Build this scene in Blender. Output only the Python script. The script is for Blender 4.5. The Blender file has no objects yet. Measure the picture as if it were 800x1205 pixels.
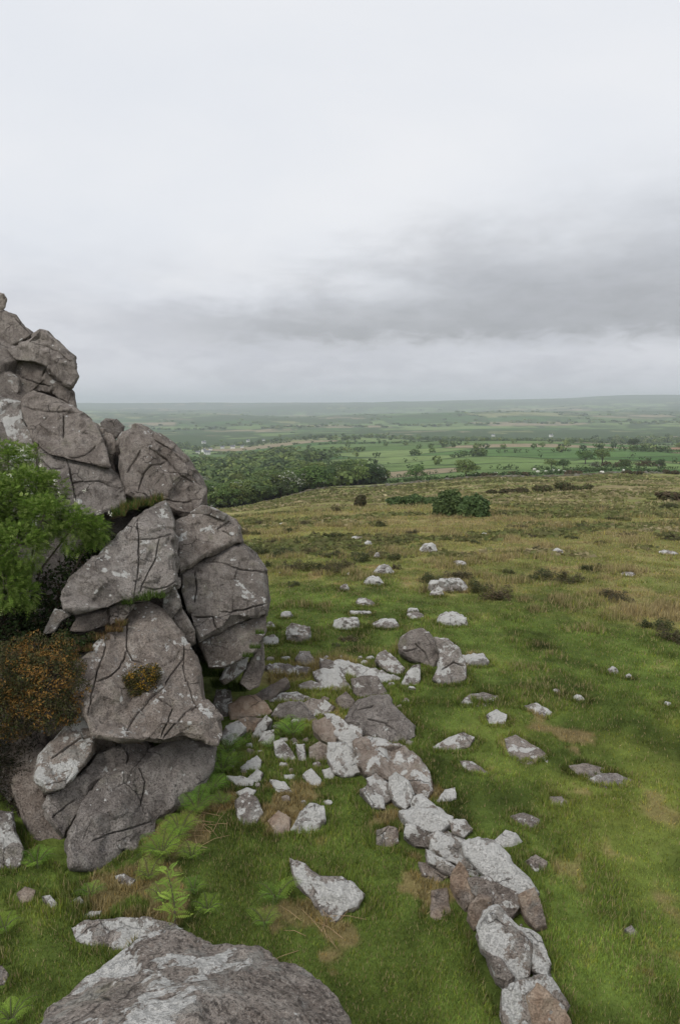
import bpy, bmesh, math, random
import numpy as np
from mathutils import Vector, noise as mnoise
from mathutils.geometry import delaunay_2d_cdt

# ------------------------------------------------------------------ scene, camera, sky, sun
scene = bpy.context.scene
W, H, F = 800.0, 1205.0, 785.0            # photograph's frame and focal length in its pixels
EYE_ROW = 473.0
PITCH = math.atan((H / 2 - EYE_ROW) / F)
CAM = np.array([0.0, 0.0, 5.0])
SP, CP = math.sin(PITCH), math.cos(PITCH)

cam_data = bpy.data.cameras.new('camera')
cam_data.sensor_fit = 'VERTICAL'
cam_data.sensor_height = 36.0
cam_data.lens = 36.0 * F / H
cam_data.clip_start = 0.05
cam_data.clip_end = 60000
cam = bpy.data.objects.new('camera', cam_data)
cam.location = CAM
cam.rotation_euler = (math.pi / 2 - PITCH, 0, 0)
scene.collection.objects.link(cam)
scene.camera = cam

vs = scene.view_settings
vs.view_transform = 'Standard'
vs.look = 'None'
vs.exposure = 0.30
vs.gamma = 1.0
vs.use_curve_mapping = False
scene.render.engine = 'CYCLES'
scene.cycles.max_bounces = 6
scene.cycles.diffuse_bounces = 3
scene.cycles.glossy_bounces = 2
scene.cycles.transmission_bounces = 3
scene.cycles.volume_bounces = 2
scene.cycles.transparent_max_bounces = 6
scene.cycles.use_denoising = True
scene.cycles.use_adaptive_sampling = True

SUN_EL, SUN_AZ = math.radians(52), math.radians(215)   # behind the camera, through thick cloud


class NT:
    """small helper round a node tree"""
    def __init__(s, tree):
        s.t = tree
        tree.nodes.clear()

    def n(s, kind, ins=None, **props):
        nd = s.t.nodes.new(kind)
        for k, v in props.items():
            setattr(nd, k, v)
        for k, v in (ins or {}).items():
            sock = nd.inputs[k]
            if isinstance(v, bpy.types.NodeSocket):
                s.t.links.new(v, sock)
            else:
                sock.default_value = v
        return nd

    def math(s, op, a, b=0.0, c=0.0, clamp=False):
        return s.n('ShaderNodeMath', {0: a, 1: b, 2: c}, operation=op, use_clamp=clamp).outputs[0]

    def ss(s, x, lo, hi):
        return s.n('ShaderNodeMapRange', {'Value': x, 'From Min': lo, 'From Max': hi},
                   interpolation_type='SMOOTHSTEP').outputs[0]

    def mix(s, f, a, b, blend='MIX'):
        nd = s.n('ShaderNodeMix', data_type='RGBA', blend_type=blend)
        for i, v in ((0, f), (6, a), (7, b)):
            if isinstance(v, bpy.types.NodeSocket):
                s.t.links.new(v, nd.inputs[i])
            else:
                nd.inputs[i].default_value = v if i == 0 else (*v[:3], 1.0)
        return nd.outputs[2]

    def noise(s, vec, scale, detail=4.0, rough=0.55, dist=0.0):
        return s.n('ShaderNodeTexNoise', {'Vector': vec, 'Scale': scale, 'Detail': detail,
                                          'Roughness': rough, 'Distortion': dist}).outputs[0]

    def scalevec(s, vec, v):
        return s.n('ShaderNodeVectorMath', {0: vec, 1: v}, operation='MULTIPLY').outputs[0]


# overcast sky: a Nishita sky nearly hidden by a continuous cloud sheet
world = bpy.data.worlds.new('World')
scene.world = world
world.use_nodes = True
q = NT(world.node_tree)
tc = q.n('ShaderNodeTexCoord').outputs['Generated']
sep = q.n('ShaderNodeSeparateXYZ', {0: tc})
dx, dy, dz = sep.outputs
sky = q.n('ShaderNodeTexSky', sky_type='NISHITA', sun_disc=False, sun_elevation=SUN_EL,
          sun_rotation=SUN_AZ, altitude=300.0, air_density=1.0, dust_density=3.0)
bg1 = q.n('ShaderNodeBackground', {'Color': sky.outputs[0], 'Strength': 0.08})
el = q.math('ARCSINE', dz)                                   # elevation, radians
az = q.math('ARCTAN2', dx, dy)                               # azimuth from the view direction
# cloud sheet seen in perspective: direction divided by its height
den = q.math('ADD', q.math('MAXIMUM', dz, 0.0), 0.10)
pv = q.n('ShaderNodeCombineXYZ', {0: q.math('DIVIDE', dx, den), 1: q.math('DIVIDE', dy, den), 2: 0.0}).outputs[0]
n1 = q.noise(pv, 0.55, 6, 0.5, 0.3)
n2 = q.noise(q.scalevec(tc, (3.0, 3.0, 11.0)), 1.0, 6, 0.58, 0.3)
n3 = q.noise(q.scalevec(tc, (9.0, 9.0, 26.0)), 1.0, 5, 0.55, 0.4)
wob = q.math('ADD', q.math('MULTIPLY', q.math('SUBTRACT', n2, 0.5), 0.14),
             q.math('MULTIPLY', q.math('SUBTRACT', n3, 0.5), 0.13))
n4 = q.noise(q.scalevec(tc, (22.0, 22.0, 60.0)), 1.0, 4, 0.6, 0.5)
wob2 = q.math('ADD', q.math('MULTIPLY', wob, 0.22), q.math('MULTIPLY', q.math('SUBTRACT', n4, 0.5), 0.055))
elw = q.math('ADD', el, wob)
caz = q.math('COSINE', q.math('SUBTRACT', az, 1.2))
azf = q.ss(caz, 0.05, 0.78)                                   # the dark bank thickens to the right
top = q.math('MULTIPLY_ADD', azf, 0.24, 0.150)
up = q.n('ShaderNodeMapRange', {'Value': elw, 'From Min': top, 'From Max': 0.105, 'To Min': 0.0, 'To Max': 1.0},
         interpolation_type='SMOOTHSTEP').outputs[0]
low = q.ss(q.math('ADD', el, wob2), 0.066, 0.104)
bank = q.math('MULTIPLY', q.math('MULTIPLY', q.math('POWER', up, 1.5), low), q.ss(caz, -0.02, 0.36))
bank = q.math('MULTIPLY', bank, q.math('MULTIPLY_ADD', q.math('ADD', n3, n4), 0.55, 0.38))
hz = q.ss(q.math('ADD', el, q.math('MULTIPLY', wob, 0.6)), 0.26, 0.02)
c_high = q.mix(q.ss(n1, 0.3, 0.7), (0.660, 0.685, 0.730), (0.740, 0.748, 0.768))
c_low = q.mix(q.ss(q.math('ADD', n2, q.math('MULTIPLY', n4, 0.5)), 0.55, 0.95), (0.425, 0.432, 0.480), (0.560, 0.568, 0.615))
cl = q.mix(q.math('MULTIPLY', hz, 0.85), c_high, c_low)
cl = q.mix(q.math('MULTIPLY', bank, 0.80, clamp=True), cl, (0.278, 0.284, 0.300))
bg2 = q.n('ShaderNodeBackground', {'Color': cl, 'Strength': 1.0})
mx = q.n('ShaderNodeMixShader', {0: 0.94, 1: bg1.outputs[0], 2: bg2.outputs[0]})
q.n('ShaderNodeOutputWorld', {'Surface': mx.outputs[0]})

sun_d = bpy.data.lights.new('sun', 'SUN')
sun_d.energy = 1.5
sun_d.angle = math.radians(24)
sun_d.color = (1.0, 0.96, 0.90)
sun = bpy.data.objects.new('sun', sun_d)
sd = Vector((math.sin(SUN_AZ) * math.cos(SUN_EL), math.cos(SUN_AZ) * math.cos(SUN_EL), math.sin(SUN_EL)))
sun.rotation_euler = sd.to_track_quat('Z', 'Y').to_euler()
sun.location = (-20, -30, 60)
scene.collection.objects.link(sun)

# ------------------------------------------------------------------ numpy helpers
COL = scene.collection
rs = np.random.RandomState


def _hash(ix, iy, iz, seed):
    h = (ix * 374761393 + iy * 668265263 + iz * 2147483647 + seed * 974634777) & 0xFFFFFFFF
    h = ((h ^ (h >> 13)) * 1274126177) & 0xFFFFFFFF
    h = ((h ^ (h >> 16)) * 2246822519) & 0xFFFFFFFF
    return (h ^ (h >> 15)) & 0xFFFFFF


def vnoise(P, seed=0):
    """smooth value noise, -1..1; P (n,3)"""
    I = np.floor(P).astype(np.int64)
    f = P - I
    f = f * f * f * (f * (f * 6 - 15) + 10)
    out = np.zeros(len(P))
    for a in (0, 1):
        for b in (0, 1):
            for c in (0, 1):
                w = (f[:, 0] if a else 1 - f[:, 0]) * (f[:, 1] if b else 1 - f[:, 1]) * (f[:, 2] if c else 1 - f[:, 2])
                out += w * _hash(I[:, 0] + a, I[:, 1] + b, I[:, 2] + c, seed)
    return out / 0x7FFFFF - 1.0


def fbm(P, octaves=4, gain=0.5, seed=0):
    s, a, t = np.zeros(len(P)), 1.0, 0.0
    P = np.asarray(P, float)
    for o in range(octaves):
        s += a * vnoise(P * (2.03 ** o) + o * 17.3, seed + o)
        t += a
        a *= gain
    return s / t


def vnoise2(x, y, seed=0):
    ix, iy = np.floor(x).astype(np.int64), np.floor(y).astype(np.int64)
    fx, fy = x - ix, y - iy
    fx = fx * fx * fx * (fx * (fx * 6 - 15) + 10)
    fy = fy * fy * fy * (fy * (fy * 6 - 15) + 10)
    h = [_hash(ix + a, iy + b, 5, seed) for a, b in ((0, 0), (1, 0), (0, 1), (1, 1))]
    return ((h[0] * (1 - fx) + h[1] * fx) * (1 - fy) + (h[2] * (1 - fx) + h[3] * fx) * fy) / 0x7FFFFF - 1.0


def fbm2(x, y, scale, octaves=4, gain=0.5, seed=0):
    s, a, t = np.zeros(len(x)), 1.0, 0.0
    for o in range(octaves):
        k = 2.03 ** o / scale
        s += a * vnoise2(x * k + o * 17.3, y * k + o * 9.1, seed + o)
        t += a
        a *= gain
    return s / t


def sstep(x, lo, hi):
    t = np.clip((x - lo) / (hi - lo), 0, 1)
    return t * t * (3 - 2 * t)


def mesh_np(name, V, Fc, mat=None, col=None, smooth=False):
    """mesh from arrays: V (n,3), Fc (m,k) all faces alike, col (n,3) per vertex"""
    V = np.ascontiguousarray(V, np.float32)
    Fc = np.ascontiguousarray(Fc, np.int32)
    me = bpy.data.meshes.new(name)
    me.vertices.add(len(V))
    me.vertices.foreach_set('co', V.ravel())
    m, k = Fc.shape
    me.loops.add(m * k)
    me.loops.foreach_set('vertex_index', Fc.ravel())
    me.polygons.add(m)
    me.polygons.foreach_set('loop_start', np.arange(0, m * k, k, dtype=np.int32))
    me.polygons.foreach_set('loop_total', np.full(m, k, np.int32))
    if smooth:
        me.polygons.foreach_set('use_smooth', np.ones(m, bool))
    if col is not None:
        at = me.color_attributes.new('col', 'FLOAT_COLOR', 'POINT')
        c4 = np.ones((len(V), 4), np.float32)
        c4[:, :3] = col
        at.data.foreach_set('color', c4.ravel())
    me.update(calc_edges=True)
    if mat:
        me.materials.append(mat)
    return me


def link(name, me, label=None, cat=None, group=None, kind=None, parent=None, loc=None):
    o = bpy.data.objects.new(name, me)
    COL.objects.link(o)
    if loc is not None:
        o.location = loc
    if parent is not None:
        o.parent = parent
    for k, v in (('label', label), ('category', cat), ('group', group), ('kind', kind)):
        if v:
            o[k] = v
    return o


# ------------------------------------------------------------------ the lie of the land
YT = np.array([0, 12, 20, 35, 60, 100, 150, 200, 270, 350, 600, 1000, 1500, 2000, 3500, 5500, 7500, 10000, 14000, 30000.])
def _zrow(y, row):
    v = (row - H / 2) / F
    d = y / (CP - SP * v)
    return 5 + d * (-SP - CP * v)
ZT = np.array([
    [0, 0, -.55, -2.0, -5.2, -11.2, -19., -27., -34.5] + [_zrow(a, b) for a, b in zip(YT[9:19], (573, 552, 535, 526, 515, 498, 487, 480, 474.0, 474.5))] + [-40],
    [0, 0, -.50, -1.8, -4.6, -9.2, -15., -20.8, -27.6] + [_zrow(a, b) for a, b in zip(YT[9:19], (561, 541, 523, 515, 509, 497, 487, 479, 473.5, 474.5))] + [-40],
    [0, 0, -.45, -1.6, -4.0, -7.8, -12.6, -17.3, -22.4] + [_zrow(a, b) for a, b in zip(YT[9:19], (548, 530, 516.5, 517, 509, 493, 484, 476, 469.0, 473.5))] + [-40],
    [0, 0, -.45, -1.5, -3.7, -7.1, -11.4, -15.6, -20.6] + [_zrow(a, b) for a, b in zip(YT[9:19], (544, 527, 519, 516, 508, 494, 484, 474, 464.5, 473))] + [-40]])
ST = np.array([-0.19, 0.0, 0.29, 0.43])
# resample along log distance and smooth a little
_lg = np.linspace(0, np.log(30001), 700)
_tab = np.array([np.interp(_lg, np.log(YT + 1), z) for z in ZT])
_k = np.exp(-np.linspace(-2, 2, 19) ** 2)
_k /= _k.sum()
_tab = np.array([np.convolve(np.pad(z, 9, mode='edge'), _k, 'valid') for z in _tab])


def ground(x, y):
    """ground height at world x, y (arrays)"""
    x = np.atleast_1d(np.asarray(x, float))
    y = np.atleast_1d(np.asarray(y, float))
    r = np.hypot(x, y)
    s = np.where(y > 0, x / np.maximum(np.maximum(y, 0.6 * r), 1e-3), np.sign(x) * 0.43)
    s = np.clip(s, ST[0], ST[-1])
    l = np.log(r + 1)
    z = np.zeros_like(x)
    cols = np.array([np.interp(l, _lg, t) for t in _tab])
    k = np.clip(np.searchsorted(ST, s) - 1, 0, 2)
    f = (s - ST[k]) / (ST[k + 1] - ST[k])
    f = f * f * (3 - 2 * f)
    i = np.arange(len(x))
    z = cols[k, i] * (1 - f) + cols[k + 1, i] * f
    z += fbm2(x, y, 2.6, 3, .5, 3) * 0.09 * sstep(r, 3, 9) * (1 - sstep(r, 200, 500))
    z += fbm2(x, y, 14, 3, .5, 5) * (0.10 + 0.35 * sstep(r, 20, 60)) * sstep(r, 9, 16) * (1 - sstep(r, 500, 1500))
    z += fbm2(x, y, 420, 4, .5, 9) * 8.0 * sstep(r, 700, 1800)
    z += fbm2(x, y, 1900, 4, .5, 12) * 62.0 * sstep(r, 1800, 5000) * (1 - sstep(r, 8800, 10000))
    return z


def ray(px, py):
    u, v = (px - W / 2) / F, (py - H / 2) / F
    return np.array([u, CP - SP * v, -SP - CP * v])


def at(px, py, d):
    """world point seen at pixel px,py at forward depth d (arrays allowed)"""
    px, py, d = np.broadcast_arrays(np.asarray(px, float), np.asarray(py, float), np.asarray(d, float))
    u, v = (px - W / 2) / F, (py - H / 2) / F
    return np.stack([CAM[0] + d * u, CAM[1] + d * (CP - SP * v), CAM[2] + d * (-SP - CP * v)], -1)


def project(P):
    q_ = P - CAM
    d = q_[:, 1] * CP - q_[:, 2] * SP
    up = q_[:, 1] * SP + q_[:, 2] * CP
    return W / 2 + F * q_[:, 0] / d, H / 2 - F * up / d, d


_DS = 3.0 * 1.02 ** np.arange(0, 430)
def gdepth(px, py):
    """depth at which the line of sight meets the ground"""
    P = at(np.full_like(_DS, px), np.full_like(_DS, py), _DS)
    below = P[:, 2] < ground(P[:, 0], P[:, 1])
    k = int(np.argmax(below))
    if not below[k]:
        return _DS[-1]
    lo, hi = _DS[max(k - 1, 0)], _DS[k]
    for _ in range(18):
        m = (lo + hi) / 2
        p = at(px, py, m)
        if p[2] < ground(p[0], p[1])[0]:
            hi = m
        else:
            lo = m
    return hi


def gp(px, py):
    return at(px, py, gdepth(px, py))

# ------------------------------------------------------------------ materials
def material(name):
    m = bpy.data.materials.new(name)
    m.use_nodes = True
    return m, NT(m.node_tree)


def rock_material():
    m, q = material('lichened_rock')
    tco = q.n('ShaderNodeTexCoord').outputs['Object']
    rnd = q.n('ShaderNodeObjectInfo').outputs['Random']
    off = q.n('ShaderNodeCombineXYZ', {0: q.math('MULTIPLY', rnd, 71.0), 1: q.math('MULTIPLY', rnd, 37.0), 2: 0.0}).outputs[0]
    v = q.n('ShaderNodeVectorMath', {0: tco, 1: off}, operation='ADD').outputs[0]
    lich = q.n('ShaderNodeAttribute', attribute_name='lichen', attribute_type='OBJECT').outputs['Fac']
    warm = q.n('ShaderNodeAttribute', attribute_name='warm', attribute_type='OBJECT').outputs['Fac']
    geo = q.n('ShaderNodeNewGeometry')
    nz = q.n('ShaderNodeSeparateXYZ', {0: geo.outputs['Normal']}).outputs[2]
    big = q.noise(v, 1.3, 5, 0.6)
    mid = q.noise(v, 6.0, 6, 0.68)
    fine = q.noise(v, 38.0, 5, 0.7)
    grain = q.noise(v, 120.0, 3, 0.7)
    c = q.mix(q.ss(big, 0.32, 0.68), (0.165, 0.135, 0.115), (0.310, 0.268, 0.235))
    c = q.mix(q.math('MULTIPLY', q.ss(mid, 0.45, 0.70), 0.55), c, (0.40, 0.36, 0.325))
    c = q.mix(q.math('MULTIPLY', q.ss(mid, 0.50, 0.30), 0.6), c, (0.11, 0.09, 0.078))
    c = q.mix(q.math('MULTIPLY', q.ss(fine, 0.5, 0.34), 0.55), c, (0.07, 0.058, 0.052))
    c = q.mix(q.math('MULTIPLY', q.ss(grain, 0.50, 0.66), 0.55), c, (0.44, 0.405, 0.365))
    pit = q.noise(v, 62.0, 4, 0.75)
    c = q.mix(q.math('MULTIPLY', q.ss(pit, 0.46, 0.34), 0.75), c, (0.035, 0.028, 0.024))
    stre = q.noise(q.scalevec(v, (9.0, 9.0, 2.2)), 1.0, 5, 0.7)
    c = q.mix(q.math('MULTIPLY', q.ss(stre, 0.50, 0.36), 0.45), c, (0.075, 0.062, 0.055))
    tint = q.math('FRACT', q.math('MULTIPLY', rnd, 13.7))
    c = q.n('ShaderNodeHueSaturation', {'Color': c, 'Hue': 0.5, 'Saturation': q.math('MULTIPLY_ADD', tint, 0.35, 0.74), 'Value': q.math('MULTIPLY_ADD', q.math('FRACT', q.math('MULTIPLY', rnd, 5.3)), 0.26, 0.98)}).outputs[0]
    # iron-stained, freshly turned stone
    fresh = q.mix(q.ss(mid, 0.3, 0.7), (0.30, 0.205, 0.145), (0.50, 0.40, 0.31))
    c = q.mix(q.math('MULTIPLY', warm, q.ss(q.noise(v, 2.2, 4, .6), 0.28, 0.52)), c, fresh)
    # green algae film in the damp hollows
    alg = q.math('MULTIPLY', q.ss(q.noise(v, 2.6, 5, 0.6), 0.56, 0.76), 0.40)
    c = q.mix(alg, c, (0.15, 0.155, 0.075))
    # crusts of pale lichen: big ragged patches, and round spots
    upf = q.math('MULTIPLY_ADD', q.ss(nz, -0.15, 0.75), 0.10, -0.03)
    pat = q.noise(v, 3.6, 6, 0.70, 0.12)
    thr = q.math('SUBTRACT', q.math('MULTIPLY_ADD', lich, -0.235, 0.755), upf)
    pf = q.n('ShaderNodeMapRange', {'Value': pat, 'From Min': thr, 'From Max': q.math('ADD', thr, 0.025)},
             interpolation_type='SMOOTHSTEP').outputs[0]
    vw = q.n('ShaderNodeVectorMath', {0: v, 1: q.n('ShaderNodeVectorMath', {0: q.n('ShaderNodeTexNoise', {'Vector': v, 'Scale': 14.0, 'Detail': 3.0}).outputs[1], 1: (0.06, 0.06, 0.06)}, operation='MULTIPLY').outputs[0]}, operation='ADD').outputs[0]
    spots = None
    for sc, lo, w in ((5.5, 0.62, 0.35), (13.0, 0.60, 0.30)):
        vo = q.n('ShaderNodeTexVoronoi', {'Vector': vw, 'Scale': sc, 'Randomness': 1.0})
        on = q.n('ShaderNodeSeparateColor', {0: vo.outputs['Color']})
        rad = q.math('MULTIPLY', on.outputs[1], w)
        rad = q.math('MULTIPLY', rad, q.math('GREATER_THAN', q.math('ADD', on.outputs[0], q.math('MULTIPLY', lich, 0.25)), lo + 0.10))
        rad = q.math('MULTIPLY', rad, q.ss(q.noise(v, 1.7, 3, .5), 0.36, 0.56))
        f = q.n('ShaderNodeMapRange', {'Value': vo.outputs['Distance'], 'From Min': rad, 'From Max': q.math('SUBTRACT', rad, 0.05)}).outputs[0]
        spots = f if spots is None else q.math('MAXIMUM', spots, f)
    spots = q.math('MULTIPLY', spots, q.ss(q.noise(v, 45, 4, .7), 0.26, 0.36))
    lf = q.math('MAXIMUM', q.math('MULTIPLY', pf, q.ss(q.noise(v, 15, 5, .8), 0.34, 0.40)), spots)
    lcol = q.mix(q.noise(v, 9.0, 4, .6), (0.47, 0.465, 0.44), (0.74, 0.735, 0.71))
    c = q.mix(q.math('MULTIPLY', lf, 0.93), c, lcol)
    # grey-green shadow lichen as a dull film under the white crust
    film = q.math('MULTIPLY', q.ss(q.noise(v, 5.4, 6, .75), q.math('MULTIPLY_ADD', lich, -0.20, 0.66), q.math('MULTIPLY_ADD', lich, -0.20, 0.76)), 0.55)
    c = q.mix(q.math('MULTIPLY', film, q.math('SUBTRACT', 1.0, lf)), c, (0.36, 0.355, 0.33))
    # fine cracks
    vc = q.n('ShaderNodeTexVoronoi', {'Vector': vw, 'Scale': 2.6, 'Randomness': 1.0}, feature='DISTANCE_TO_EDGE').outputs['Distance']
    crack = q.math('MULTIPLY', q.ss(vc, 0.022, 0.0), q.ss(q.noise(v, 2.1, 2, .5), 0.50, 0.62))
    c = q.mix(q.math('MULTIPLY', crack, 0.7), c, (0.03, 0.025, 0.02))
    hgt = q.math('ADD', q.math('MULTIPLY', mid, 0.9), q.math('ADD', q.math('MULTIPLY', fine, 0.60), q.math('ADD', q.math('MULTIPLY', grain, 0.20), q.math('MULTIPLY', q.ss(pit, 0.34, 0.50), 0.22))))
    hgt = q.math('SUBTRACT', hgt, q.math('MULTIPLY', crack, 0.5))
    hgt = q.math('ADD', hgt, q.math('MULTIPLY', lf, 0.05))
    bump = q.n('ShaderNodeBump', {'Height': hgt, 'Strength': 1.0, 'Distance': 0.055})
    b = q.n('ShaderNodeBsdfPrincipled', {'Base Color': c, 'Roughness': 0.92, 'Normal': bump.outputs[0], 'Specular IOR Level': 0.25})
    q.n('ShaderNodeOutputMaterial', {'Surface': b.outputs[0]})
    return m


def ground_material():
    m, q = material('moor_ground')
    pos = q.n('ShaderNodeNewGeometry').outputs['Position']
    col = q.n('ShaderNodeAttribute', attribute_name='col').outputs['Color']
    n1 = q.noise(pos, 7.0, 6, 0.7)
    n2 = q.noise(pos, 0.9, 5, 0.65)
    n3 = q.noise(pos, 0.045, 5, 0.6)
    hsv = q.n('ShaderNodeHueSaturation', {'Color': col, 'Value': q.math('MULTIPLY_ADD', q.math('ADD', n1, q.math('ADD', n2, n3)), 1.15, -0.72)})
    c = q.mix(q.math('MULTIPLY', q.ss(n2, 0.55, 0.75), 0.22), hsv.outputs[0], (0.20, 0.155, 0.075), 'MIX')
    bump = q.n('ShaderNodeBump', {'Height': q.math('ADD', n1, q.math('MULTIPLY', n2, 2.0)), 'Strength': 0.7, 'Distance': 0.12})
    b = q.n('ShaderNodeBsdfPrincipled', {'Base Color': c, 'Roughness': 1.0, 'Normal': bump.outputs[0], 'Specular IOR Level': 0.1})
    q.n('ShaderNodeOutputMaterial', {'Surface': b.outputs[0]})
    return m


def leaf_material(name, trans=0.30, hue=0.025, val=0.30):
    """foliage: colour from the leaf's own attribute, varied plant by plant"""
    m, q = material(name)
    col = q.n('ShaderNodeAttribute', attribute_name='col').outputs['Color']
    rnd = q.n('ShaderNodeObjectInfo').outputs['Random']
    hs = q.n('ShaderNodeHueSaturation', {'Color': col, 'Hue': q.math('MULTIPLY_ADD', rnd, -hue, 0.5 + hue * .5),
                                         'Value': q.math('MULTIPLY_ADD', q.math('FRACT', q.math('MULTIPLY', rnd, 7.31)), val, 1 - val * .5)})
    d = q.n('ShaderNodeBsdfPrincipled', {'Base Color': hs.outputs[0], 'Roughness': 0.75, 'Specular IOR Level': 0.2})
    t = q.n('ShaderNodeBsdfTranslucent', {'Color': hs.outputs[0]})
    mx = q.n('ShaderNodeMixShader', {0: trans, 1: d.outputs[0], 2: t.outputs[0]})
    q.n('ShaderNodeOutputMaterial', {'Surface': mx.outputs[0]})
    return m


def plain_material(name, c1, c2, scale=8.0, rough=0.85):
    m, q = material(name)
    v = q.n('ShaderNodeTexCoord').outputs['Object']
    n = q.noise(v, scale, 5, 0.65)
    bump = q.n('ShaderNodeBump', {'Height': n, 'Strength': 0.5, 'Distance': 0.03})
    b = q.n('ShaderNodeBsdfPrincipled', {'Base Color': q.mix(q.ss(n, .3, .7), c1, c2), 'Roughness': rough, 'Normal': bump.outputs[0]})
    q.n('ShaderNodeOutputMaterial', {'Surface': b.outputs[0]})
    return m


ROCK = rock_material()
GROUND = ground_material()
LEAF = leaf_material('leaf')
TREELEAF = leaf_material('tree_leaf', 0.30, 0.045, 0.65)
GRASS = leaf_material('grass_blade', 0.25, 0.0, 0.0)
BARK = plain_material('bark', (0.055, 0.042, 0.032), (0.13, 0.105, 0.08), 20)
STEM = plain_material('green_stem', (0.07, 0.085, 0.03), (0.12, 0.13, 0.05), 30)

# ------------------------------------------------------------------ ground colours: turf, moor grass, fields
def edge_y(x):
    """distance at which the open moor ends at the hedges and field walls"""
    return np.interp(np.asarray(x, float), [-120, -36, 0, 40, 90, 200], [150, 178, 205, 222, 232, 238]) \
        + 5 * np.sin(np.asarray(x, float) / 17.0)


_fr = rs(77)
# field cells: jittered grid, larger with distance
_fs = []
_y = 215.0
while _y < 11000:
    st = 55 + _y * 0.085
    for _x in np.arange(-1.1 * _y - st, 1.1 * _y + st, st * 1.45):
        _fs.append((_x + _fr.uniform(-.42, .42) * st * 1.45, _y + _fr.uniform(-.40, .40) * st))
    _y += st
FSEED = np.array(_fs)
PAL = np.array([(0.085, 0.140, 0.044), (0.125, 0.185, 0.062), (0.105, 0.162, 0.054), (0.150, 0.205, 0.075), (0.055, 0.115, 0.030), (0.19, 0.20, 0.09), (0.24, 0.20, 0.13)])
FCOL = PAL[_fr.randint(0, len(PAL), len(FSEED))]
_q = gp(775, 527.0)                                  # the one ploughed field
FCOL[np.argmin(np.hypot(FSEED[:, 0] - _q[0], FSEED[:, 1] - _q[1]))] = (0.30, 0.19, 0.125)
for _px, _py in ((560, 533), (630, 527), (700, 522), (650, 540)):
    _q = gp(_px, _py)
    FCOL[np.argmin(np.hypot(FSEED[:, 0] - _q[0], FSEED[:, 1] - _q[1]))] = (0.082, 0.150, 0.046)


def field_lookup(x, y):
    """index of the field and the distance to its boundary"""
    idx = np.zeros(len(x), int)
    edge = np.zeros(len(x))
    wx = x + 0.05 * y * fbm2(x, y, 400, 2, .5, 41)
    wy = y
    for a in range(0, len(x), 20000):
        s = slice(a, a + 20000)
        lo, hi = wy[s].min() * 0.8 - 90, wy[s].max() * 1.25 + 90
        cand = np.where((FSEED[:, 1] > lo) & (FSEED[:, 1] < hi))[0]
        if not len(cand):
            continue
        d = np.hypot((wx[s, None] - FSEED[cand, 0]) / 1.25, wy[s, None] - FSEED[cand, 1])
        o = np.argpartition(d, 1, axis=1)[:, :2]
        i = np.arange(len(d))
        d0, d1 = d[i, o[:, 0]], d[i, o[:, 1]]
        near = np.where(d0 <= d1, o[:, 0], o[:, 1])
        idx[s] = cand[near]
        edge[s] = np.abs(d1 - d0) / 2
    return idx, edge


def wood_mask(x, y):
    """how wooded the country is, 0..1"""
    s = x / np.maximum(y, 1)
    n = fbm2(x, y, 95, 3, .5, 61) * 0.85 + fbm2(x, y, 600, 3, .5, 63) * 0.6
    w = n + 0.40 * sstep(-s, -0.05, 0.13) * (1 - sstep(y, 700, 1100)) - 0.05 - 0.62 * sstep(s, 0.02, 0.14) * (1 - sstep(y, 1150, 1450)) + 0.12 * sstep(y, 2300, 3000) + 0.30 * sstep(y, 6000, 7500)
    w = w + 0.17 * sstep(y, 1300, 1800) + 0.30 * np.exp(-((y - 1650) / 420.0) ** 2) + 0.16 * np.exp(-((y - 3000) / 500.0) ** 2) * sstep(-s, -.2, .1)
    # the belt of trees against the moor wall
    e = y - edge_y(x)
    w = w + (0.42 + .6 * fbm2(x, y, 45, 2, .5, 66)) * np.exp(-((e - 22) / 20.0) ** 2) * (1 - sstep(s, 0.10, 0.22)) - 0.5 * (1 - sstep(e, 150, 330)) * sstep(s, .12, .20) - 0.6 * np.exp(-((e - 70) / 34.0) ** 2) * sstep(s, -0.02, 0.10)
    return sstep(w, 0.10, 0.24)


TAN = np.array([(0.26, 0.185, 0.095)])
BARE = [(382, 1078, .36), (352, 1030, .22), (500, 1040, .28), (330, 962, .25), (212, 950, .35), (150, 1048, .40), (205, 985, .25),
        (60, 1075, .18), (575, 780, .5), (480, 935, .22), (350, 930, .2), (600, 1095, .15), (455, 965, .15), (640, 850, .35), (670, 868, .3)]
BARE = [(gp(a, b)[:2], r) for a, b, r in BARE]


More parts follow.
